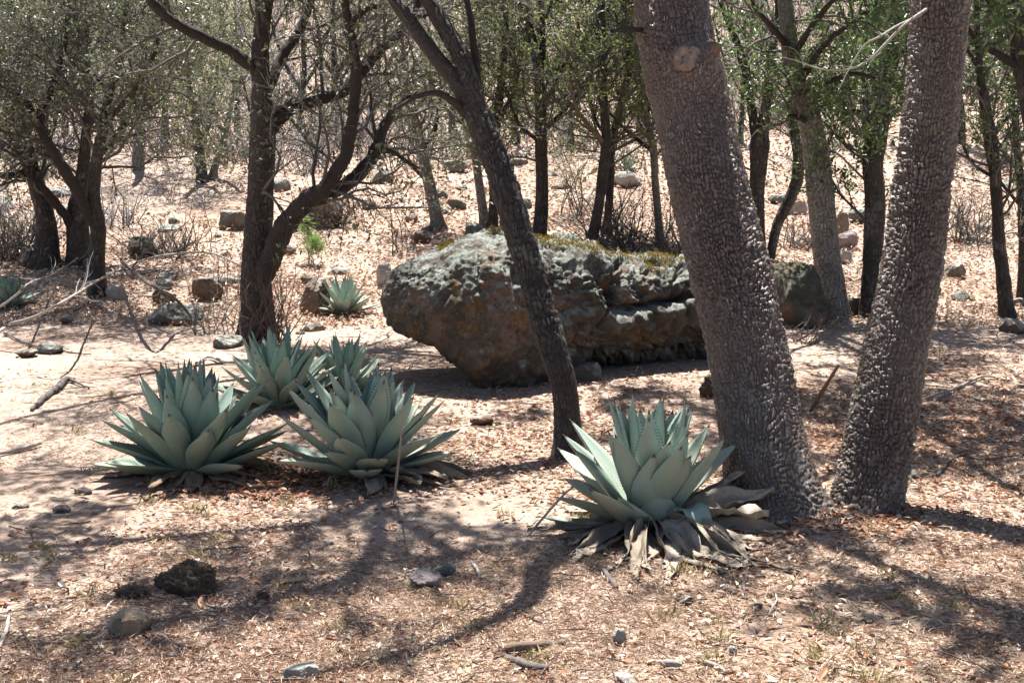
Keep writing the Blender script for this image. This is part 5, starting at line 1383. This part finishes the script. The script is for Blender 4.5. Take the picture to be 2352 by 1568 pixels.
# distant scrub over the hillside: one mass of grey twigs
def scrub_mass():
    g = np.random.default_rng(77)
    bag = Bag()
    K = 2700
    y = 15.5 + 47 * g.random(K) ** 1.25
    x = g.uniform(-0.60, 0.60, K) * (y + 6)
    den = fbm(np.stack([x * 0.12, y * 0.12, x * 0], -1) + 5, 3) + 0.035 * (y - 31)
    ok = den > np.where(y < 22, -0.25, -0.12)
    x, y = x[ok], y[ok]; K = len(x)
    H = g.uniform(0.7, 2.3, K) * np.interp(y, [15, 24], [0.35, 1.0])
    rep = 9
    own = np.repeat(np.arange(K), rep); n = len(own)
    p0 = np.stack([x[own] + g.normal(size=n) * 0.15, y[own] + g.normal(size=n) * 0.15, np.zeros(n)], 1)
    p0[:, 2] = terr(p0[:, 0], p0[:, 1]) - 0.03
    d = nrm(np.stack([g.normal(size=n) * 0.55, g.normal(size=n) * 0.55, np.ones(n)], 1))
    p1 = p0 + d * (H[own] * g.uniform(0.5, 1.1, n))[:, None]
    bag.add(*spikes(p0, p1, 0.013))
    rep2 = 5
    o2 = np.repeat(np.arange(n), rep2); m = len(o2)
    t = g.uniform(0.25, 0.95, m)[:, None]
    q0 = p0[o2] * (1 - t) + p1[o2] * t
    dd = nrm(d[o2] + 0.9 * g.normal(size=(m, 3)))
    bag.add(*spikes(q0, q0 + dd * (0.32 * H[own][o2] * g.uniform(0.4, 1.1, m))[:, None], 0.0055, tint=np.repeat(g.random(n), rep2)))
    V, Fs, A = bag.get()
    put('hillside_scrub', V, Fs, M['scrub'], label='mass of bare grey scrub over the far hillside', cat='scrub', attrs=A, kind='stuff')
    # leafy bushes and low crowns mixed in
    K2 = 330
    y = 24 + 30 * g.random(K2); x = g.uniform(-0.6, 0.6, K2) * (y + 4)
    n = 120
    c = np.stack([x, y, terr(x, y) + g.uniform(0.4, 3.4, K2)], 1)
    s = g.uniform(0.35, 0.9, K2)
    pos = np.repeat(c, n, 0) + nrm(g.normal(size=(K2 * n, 3))) * (np.repeat(s, n) * g.random(K2 * n) ** 0.5)[:, None] * np.array([1.2, 1.0, 0.75])
    V, Fq, t_ = leaf_batch(pos, g.normal(size=pos.shape), g.normal(size=pos.shape) + np.array([0, 0, 0.5]), 0.075 * g.uniform(0.6, 1.2, len(pos)), 0.045, tint=np.clip(0.5 * np.repeat(g.random(K2), n) + 0.5 * g.random(len(pos)), 0, 1))
    put('hillside_foliage', V, Fq, M['leaf_yellow'], label='far yellow-green foliage scattered over the hillside scrub', cat='foliage', attrs={'tint': t_}, kind='stuff', smooth=False)
scrub_mass()

# ------------------------------------------------------------------ leaf litter, needles, grass
def litter(name, K, n_of, zlo, zhi, L, W, mat, label, cat, dens_scale, thr, seed, six=True, tiltv=0.28, lift=0.012, curl=0.12, xw=0.52, tint_pow=1.0, hot=(), thin_near=False):
    g = np.random.default_rng(seed)
    # even in the picture: depth drawn as 1/Y
    u = g.random(K)
    y = 1 / (1 / zlo + u * (1 / zhi - 1 / zlo))
    x = g.uniform(-xw, xw, K) * y
    hx_, hy_ = [], []
    for (hx, hy, hr, hn) in hot:
        c = gp(hx, hy)
        hy_.append(c[1] + g.normal(size=hn) * hr); hx_.append(c[0] + g.normal(size=hn) * hr)
    nz_ = fbm(np.stack([x * dens_scale, y * dens_scale, x * 0 + seed], -1), 3)
    bare = 0.32 * np.exp(-((x + 2.6) / 1.7) ** 2 - ((y - 8.3) / 2.6) ** 2) + 0.22 * np.exp(-((x + 1.3) / 1.2) ** 2 - ((y - 5.3) / 0.8) ** 2) - 0.25 * sstep(1.4, 2.4, x) * sstep(4.4, 5.2, y)
    ok = nz_ + 0.22 * g.normal(size=len(x)) > thr + bare * (0.4 if name == 'straw_litter' else 1)
    if thin_near:
        ok &= g.random(len(x)) < np.clip(np.interp(y, [3.3, 4.6, 6.0], [0.09, 0.2, 0.9]), 0, 1)
    x, y = np.concatenate([x[ok]] + hx_), np.concatenate([y[ok]] + hy_); n = len(x)
    z = terr(x, y) + g.random(n) ** 2 * lift + 0.003
    az = g.uniform(0, 2 * np.pi, n)
    d = np.stack([np.cos(az), np.sin(az), g.normal(size=n) * tiltv], 1)
    nn = np.stack([g.normal(size=n) * tiltv * 1.3, g.normal(size=n) * tiltv * 1.3, np.ones(n)], 1)
    far = np.clip(y / 11, 1, 2.0)
    V, Fq, t_ = leaf_batch(np.stack([x, y, z], 1), d, nn, L * g.uniform(0.5, 1.25, n) * far, W * g.uniform(0.6, 1.25, n) * far, fold=0.22, tint=g.random(n) ** tint_pow, six=six, curl=curl)
    put(name, V, Fq, M[mat], label=label, cat=cat, attrs={'tint': t_}, kind='stuff', smooth=False)


litter('leaf_litter', 70000, 0, 3.3, 12.0, 0.037, 0.015, 'litter', 'dry tan oak leaves strewn over the foreground', 'leaf litter', 0.8, -0.02, 301, thin_near=True,
       hot=((600, 1100, 0.2, 160), (1100, 1080, 0.3, 350), (1450, 1300, 0.3, 260), (1750, 1330, 0.25, 200), (2200, 1000, 0.6, 700), (1150, 1000, 0.4, 500), (1900, 1195, 0.08, 60), (1310, 1055, 0.08, 60)))
litter('leaf_litter', 16000, 0, 3.3, 9.0, 0.050, 0.020, 'litter_red', 'russet oak leaves scattered between the agaves', 'leaf litter', 0.9, 0.05, 302, thin_near=True,
       hot=((600, 1090, 0.16, 520), (640, 1120, 0.16, 420), (560, 1125, 0.2, 260), (440, 1120, 0.14, 160), (760, 1120, 0.2, 200), (2200, 980, 0.6, 1800), (2250, 860, 0.7, 1200), (1350, 950, 0.5, 700), (1180, 1020, 0.3, 300), (1880, 1010, 0.15, 200), (1895, 1185, 0.07, 90), (1650, 1240, 0.2, 160), (1830, 1215, 0.1, 110), (1700, 1190, 0.1, 80), (2010, 1205, 0.1, 120), (2060, 1180, 0.08, 70), (1308, 1058, 0.09, 80), (592, 785, 0.15, 90)))
litter('leaf_litter', 85000, 0, 11.0, 42.0, 0.05, 0.026, 'litter', 'sunlit dry leaves covering the slope behind the boulder', 'leaf litter', 0.3, -0.3, 303, xw=0.56, six=False, tiltv=0.55, lift=0.05, tint_pow=1.25)
litter('needle_litter', 190000, 0, 3.2, 8.5, 0.034, 0.0030, 'needle', 'reddish dry needles and bits matted over the foreground soil', 'needle litter', 0.9, -0.12, 304, six=False, tiltv=0.3, lift=0.02)
litter('straw_litter', 42000, 0, 3.3, 14.0, 0.055, 0.0045, 'straw', 'bleached straw bits over the bare soil on the left', 'straw', 0.7, -0.06, 305, six=False, tiltv=0.2, lift=0.012)


def twig_litter():
    g = np.random.default_rng(88); K = 520
    u = g.random(K); y = 1 / (1 / 3.3 + u * (1 / 14 - 1 / 3.3)); x = g.uniform(-0.52, 0.52, K) * y
    az = g.uniform(0, 2 * np.pi, K); L = g.uniform(0.05, 0.22, K) * np.clip(y / 6, 1, 1.8)
    P = np.zeros((K, 5, 3)); px_, py_ = x.copy(), y.copy()
    for k in range(5):
        P[:, k, 0] = px_; P[:, k, 1] = py_; P[:, k, 2] = terr(px_, py_) + 0.012 + 0.012 * g.random(K)
        az = az + 0.10 * g.normal(size=K); px_ = px_ + np.cos(az) * L / 4; py_ = py_ + np.sin(az) * L / 4
    R_ = (g.uniform(0.0015, 0.0045, K) * np.clip(y / 6, 1, 1.6))[:, None] * np.linspace(1, 0.55, 5)
    V, Q_, t_ = tubes(P, R_, 4)
    put('twig_litter', V, Q_, M['limb_brown'], label='short grey twigs scattered through the litter', cat='twigs', attrs={'tint': t_}, kind='stuff')
twig_litter()


def grass():
    g = np.random.default_rng(9)
    K = 170; u = g.random(K); y = 1 / (1 / 3.4 + u * (1 / 13 - 1 / 3.4)); x = g.uniform(-0.5, 0.5, K) * y
    ok = fbm(np.stack([x * 0.8, y * 0.8, x * 0 + 3], -1), 2) + 0.3 * g.normal(size=K) > 0.1
    x, y = x[ok], y[ok]
    for (a, b_) in ((560 + 1000, 1318), (1605, 1320), (1380, 1278), (985, 1372), (1020, 1395), (410, 1290), (660, 1165), (1060, 1400), (2040, 1330), (1905, 1440), (760, 1120), (960, 600)):
        c = gp(a, b_); x = np.append(x, c[0]); y = np.append(y, c[1])
    n = 26; K = len(x)
    s = np.repeat(g.uniform(0.5, 1.1, K), n)
    X = np.repeat(x, n) + g.normal(size=K * n) * 0.022; Y = np.repeat(y, n) + g.normal(size=K * n) * 0.022
    d = nrm(np.stack([g.normal(size=K * n) * 0.7, g.normal(size=K * n) * 0.7, np.ones(K * n) * 0.8], 1))
    V, Fq, t_ = leaf_batch(np.stack([X, Y, terr(X, Y)], 1), d, g.normal(size=(K * n, 3)), 0.055 * s * g.uniform(0.5, 1.2, K * n), 0.0028, tint=g.random(K * n), curl=0.25)
    put('dry_grass', V, Fq, M['grass'], label='small tufts of half-dry grass dotted through the litter', cat='grass', attrs={'tint': t_}, kind='stuff', smooth=False)
grass()

# ------------------------------------------------------------------ sticks, dead branches, log and char
def stick(name, label, pts, mat, seed, cat='stick', lift=0.0, tw=0, group=None, wob=0.004):
    """pts: (px,py,w[,height above ground])"""
    g = np.random.default_rng(seed)
    P, R = [], []
    for q in pts:
        p = gp(q[0], q[1]); d = np.dot(p - CAMP, FW); r = 0.5 * q[2] * d / F
        h = q[3] if len(q) > 3 else 0
        if h:   # raised point: same place in the picture but nearer
            Y = p[1] * (CAM_H - h) / CAM_H if p[1] < 13 else p[1] - h * 2.0
            p = at(q[0], q[1], Y)
            r = 0.5 * q[2] * Y / F
        P.append(p + np.array([0, 0, 0.8 * r + (0.014 if p[1] < 12 else 0.03)])); R.append(r * 1.15)
    S = spline(np.column_stack([np.array(P), np.array(R)]), max(16, 8 * len(P)))
    C = S[:, :3] + wob * np.stack([fbm(S[:, :3] * 22 + k, 2) for k in (seed, seed + 4, seed + 9)], 1)
    V, Q_, t_ = tubes(C[None], (S[:, 3] * (1 + 0.22 * fbm(S[:, :3] * 30, 2)))[None], 7, np.array([g.random()]))
    k = 7
    e0 = V[:k].mean(0); e1 = V[-k:].mean(0); n = len(V)
    V = np.concatenate([V, [e0, e1]]); i = np.arange(k)
    f3 = np.concatenate([np.stack([(i + 1) % k, i, np.full(k, n)], -1), np.stack([n - k + i, n - k + (i + 1) % k, np.full(k, n + 1)], -1)])
    t_ = np.append(t_, [t_[0], t_[0]])
    if tw == 0:
        put(name, V, [Q_, f3], M[mat], origin=P[0], attrs={'tint': t_}, label=label, cat=cat, group=group)
        return
    root = thing(name, label, cat, P[0], group)
    put('limb', V, [Q_, f3], M[mat], root, attrs={'tint': t_})
    bag = Bag(); q, rq = grow(g, S[None, :, :3], S[None, :, 3], tw, 0.45, tmin=0.15, up=0.12, wig=0.2, npts=6, rf=0.55, rmin=0.0016)
    bag.add(*tubes(q, rq, 4))
    q2, r2 = grow(g, q, rq, 5, 0.2, tmin=0.15, up=0.08, wig=0.2, npts=4, rf=0.6, rmin=0.0014)
    if len(q2): bag.add(*tubes(q2, r2, 3))
    V, Fs, A = bag.get(); put('twigs', V, Fs, M[mat], root, attrs=A, kind='stuff')


stick('gnarled_stick', 'gnarled grey stick on bare soil left of the big agaves', [(72, 948, 8), (95, 928, 10), (112, 914, 13), (135, 898, 14), (155, 878, 11), (175, 884, 5), (205, 898, 3)], 'twig', 1, wob=0.01)
stick('dead_branch', 'long pale dead branch reaching right from the left edge over the small agave', [(-40, 800, 7, .25), (20, 752, 6, .3), (80, 735, 6, .34), (160, 690, 5, .4), (240, 645, 5, .45), (330, 605, 4, .5), (400, 592, 5, .52), (480, 588, 4, .5), (560, 620, 3, .4)], 'twig_pale', 2, 'branch', tw=3.2)
stick('dead_branch', 'pale forked dead branch crossing in front of the left edge agave', [(-30, 730, 6, .2), (30, 690, 5, .3), (70, 655, 5, .35), (120, 640, 4, .4), (180, 600, 3, .45)], 'twig_pale', 3, 'branch', tw=3.0)
stick('dead_branch', 'thin grey branch sagging to the ground in front of the far left trees', [(280, 610, 7, .5), (345, 660, 8, .35), (400, 690, 7, .2), (440, 735, 5, .05), (450, 770, 4)], 'twig', 4, 'branch', tw=2.0)
stick('stick', 'long thin pale stick behind the leftmost big agave', [(450, 840, 5), (480, 825, 6), (520, 838, 7), (580, 834, 9), (640, 842, 6)], 'twig_pale', 5)
stick('stick', 'thick reddish-brown stick at the bottom centre', [(1160, 1502, 15), (1200, 1500, 20), (1260, 1496, 20), (1300, 1492, 15)], 'limb_brown', 6)
stick('stick', 'dark weathered stick below the thick reddish one at the bottom centre', [(1130, 1508, 8), (1170, 1526, 14), (1215, 1546, 18), (1260, 1552, 20)], 'twig', 7)
stick('stick', 'short grey stick pointing down below the dead agave skirt', [(1385, 1318, 8), (1400, 1340, 11), (1415, 1362, 9)], 'twig', 8)
stick('stick', 'curved grey twig hanging out below the dead agave skirt', [(1708, 1298, 5), (1716, 1330, 8), (1706, 1352, 7), (1716, 1385, 5)], 'twig', 9)
stick('stick', 'pale bent twig standing out right of the curved one', [(1775, 1350, 3), (1782, 1380, 4), (1778, 1400, 4), (1755, 1432, 3)], 'twig_pale', 10)
stick('stick', 'short stub of pale wood by the flat bluish stone', [(1085, 1300, 7), (1098, 1325, 9), (1104, 1340, 6)], 'twig_pale', 11)
stick('stick', 'thin straight tan stick left of the flat bluish stone', [(930, 1325, 4), (990, 1310, 6), (1040, 1300, 4)], 'twig_pale', 12)
stick('stick', 'short brown stick left of the thick reddish one', [(1195, 1418, 6), (1225, 1432, 8), (1258, 1444, 6)], 'limb_brown', 13)
stick('stick', 'thin pale stick beside the snapped shadow in the centre foreground', [(1050, 1425, 3), (1100, 1408, 4), (1180, 1370 + 20, 3)], 'twig_pale', 14)
stick('grass_stalk', 'tall dry straw stalk leaning on the left of the front agave', [(1212, 1240, 4), (1250, 1195, 6, .1), (1300, 1140, 5, .2), (1340, 1115, 3, .24)], 'twig_pale', 15, 'stalk', wob=0.001)
stick('grass_stalk', 'dry stalk standing in front of the second big agave', [(905, 1160, 6), (914, 1080, 5, .2), (922, 1010, 4, .4), (928, 940, 3, .55)], 'twig_pale', 16, 'stalk', wob=0.002)
stick('stick', 'long thin grey stick below the hollow-faced rock at the lower left', [(360, 1470, 5), (430, 1496, 6), (500, 1492, 6), (575, 1490, 4)], 'twig', 17)
stick('stick', 'brown stick slanting out from under the hollow-faced rock', [(330, 1445, 8), (285, 1470, 9), (240, 1480, 6)], 'limb_brown', 18)
stick('stick', 'grey stick lying right of the right-leaning big trunk', [(2150, 1100, 5), (2200, 1055, 6), (2260, 1062, 5), (2352, 1050, 4)], 'twig', 19)
stick('stick', 'long pale stick in sun right of the right-leaning big trunk', [(2110, 925, 4), (2190, 900, 6), (2260, 870, 5), (2320, 880, 3)], 'twig_pale', 20)
stick('stick', 'brown stick propped between the two big trunks', [(1862, 950, 7), (1890, 905, 9, .15), (1925, 845, 6, .35)], 'limb_brown', 21)
stick('stick', 'grey stick on bare soil at the left edge', [(0, 1048, 7), (50, 1040, 10), (95, 1026, 8)], 'twig_pale', 22)
stick('stick', 'thin branch lying by the upper left bare soil', [(10, 770, 4), (80, 800, 4), (150, 812, 3), (210, 818, 2)], 'twig', 23)
stick('stick', 'dark stick in the lower right shade', [(1760, 1455, 4), (1830, 1448, 6), (1900, 1452, 4)], 'limb_brown', 24)
stick('stick', 'small pale stick at the lower right bottom edge', [(1600, 1530, 8), (1640, 1540, 10), (1668, 1556, 7)], 'twig_pale', 25)
stick('stick', 'dark curved twig right of the boulder foot', [(1400, 830, 4), (1450, 790, 5, .15), (1520, 745, 5, .3), (1600, 770, 5, .2), (1640, 800, 4, .1)], 'limb', 26)
stick('stick', 'small twig at the left in front of the far tree shade', [(330, 1250, 3), (390, 1245, 4), (460, 1256, 3)], 'twig', 27)
stick('stick', 'grey twig by the small dark clod in the foreground', [(640, 1352, 5), (690, 1345, 6), (745, 1350, 4)], 'limb_brown', 28)
stick('stick', 'long thin twig in the sunlit foreground below the purple stone', [(900, 1450, 3), (960, 1440, 4), (1020, 1420, 3)], 'twig_pale', 29)
stick('stick', 'short pale chip at the bottom right of centre', [(1508, 1532, 9), (1540, 1536, 14), (1566, 1538, 9)], 'twig_pale', 30)
stick('stick', 'bleached branch end at the bottom left corner', [(0, 1500, 9), (15, 1460, 9), (22, 1420, 6)], 'twig_pale', 31)


def hollow_rock():
    """rough brown rock whose near face is weathered into a shallow hollow"""
    g = np.random.default_rng(21)
    b = gp(292, 1474); d = np.dot(b - CAMP, FW)
    D, Fc = ICO[5]
    n = nrm(np.concatenate([g.normal(size=(9, 3)), [[-0.55, -0.75, 0.25]]])); off = np.append(g.uniform(0.7, 0.95, 9), 0.72)
    dot = D @ n.T
    r = np.minimum(np.min(np.where(dot > 0.05, off / np.maximum(dot, 0.05), 9), axis=1), 1.05)
    V = D * r[:, None]
    f = n[-1]; on = sstep(0.78, 0.93, D @ f)
    V = V - f * (0.22 * on)[:, None]
    ax = nrm(np.array([[0.55, 0.75, 0.0]]))[0]
    V = V + ax * (V @ ax)[:, None] * 0.45
    V = V * (0.5 * 78 * d / F)
    size = 0.5 * 78 * d / F
    V = V + 0.12 * size * np.stack([fbm(V * (3.0 / size) + q, 5, 0.65) for q in (0, 11, 23)], 1)
    V = V + b + np.array([0.0, size * 0.7, size * 0.8])
    put('rock', V, Fc, M['rock_log'], origin=b, label='rough brown rock with a hollowed near face at the lower left', cat='rock')
hollow_rock()


def clod(label, px, py, w, h, seed, n=60):
    """dark crumbling dung or charred wood: a rough lump with fibres"""
    g = np.random.default_rng(seed); b = gp(px, py); d = np.dot(b - CAMP, FW)
    sx, sz = 0.5 * w * d / F, 0.55 * h * d / F
    root = thing('charred_clod', label, 'clod', b)
    D, Fc = ICO[5]
    r = 1 + 0.45 * fbm(D * 1.8 + seed, 4, 0.6) + 0.22 * fbm(D * 6 + seed, 3, 0.6)
    V = D * r[:, None] * np.array([sx, sx * 0.75, sz]) + b + np.array([0, sx * 0.4, sz * 0.62])
    put('lump', V, Fc, M['char'], root, attrs={'tint': np.full(len(V), 0.15)})
    i = g.integers(0, len(V), n * 6)
    i = i[V[i, 2] > b[2]]
    V2, Fq, t_ = leaf_batch(V[i], nrm(g.normal(size=(len(i), 3))), g.normal(size=(len(i), 3)), 0.025 * g.uniform(.5, 1.4, len(i)), 0.004)
    put('fibres', V2, Fq, M['char'], root, attrs={'tint': t_}, kind='stuff', smooth=False)
clod('large crumbling black clod at the lower left', 428, 1372, 130, 84, 3, 110)
clod('smaller black clod just behind the hollow-faced rock', 302, 1382, 70, 36, 5, 40)
clod('tiny dark clod right of the large black one', 603, 1386, 28, 28, 8, 16)
clod('dark hollow clod at the left foot of the thick trunk behind the front agave', 1632, 915, 46, 54, 12, 20)
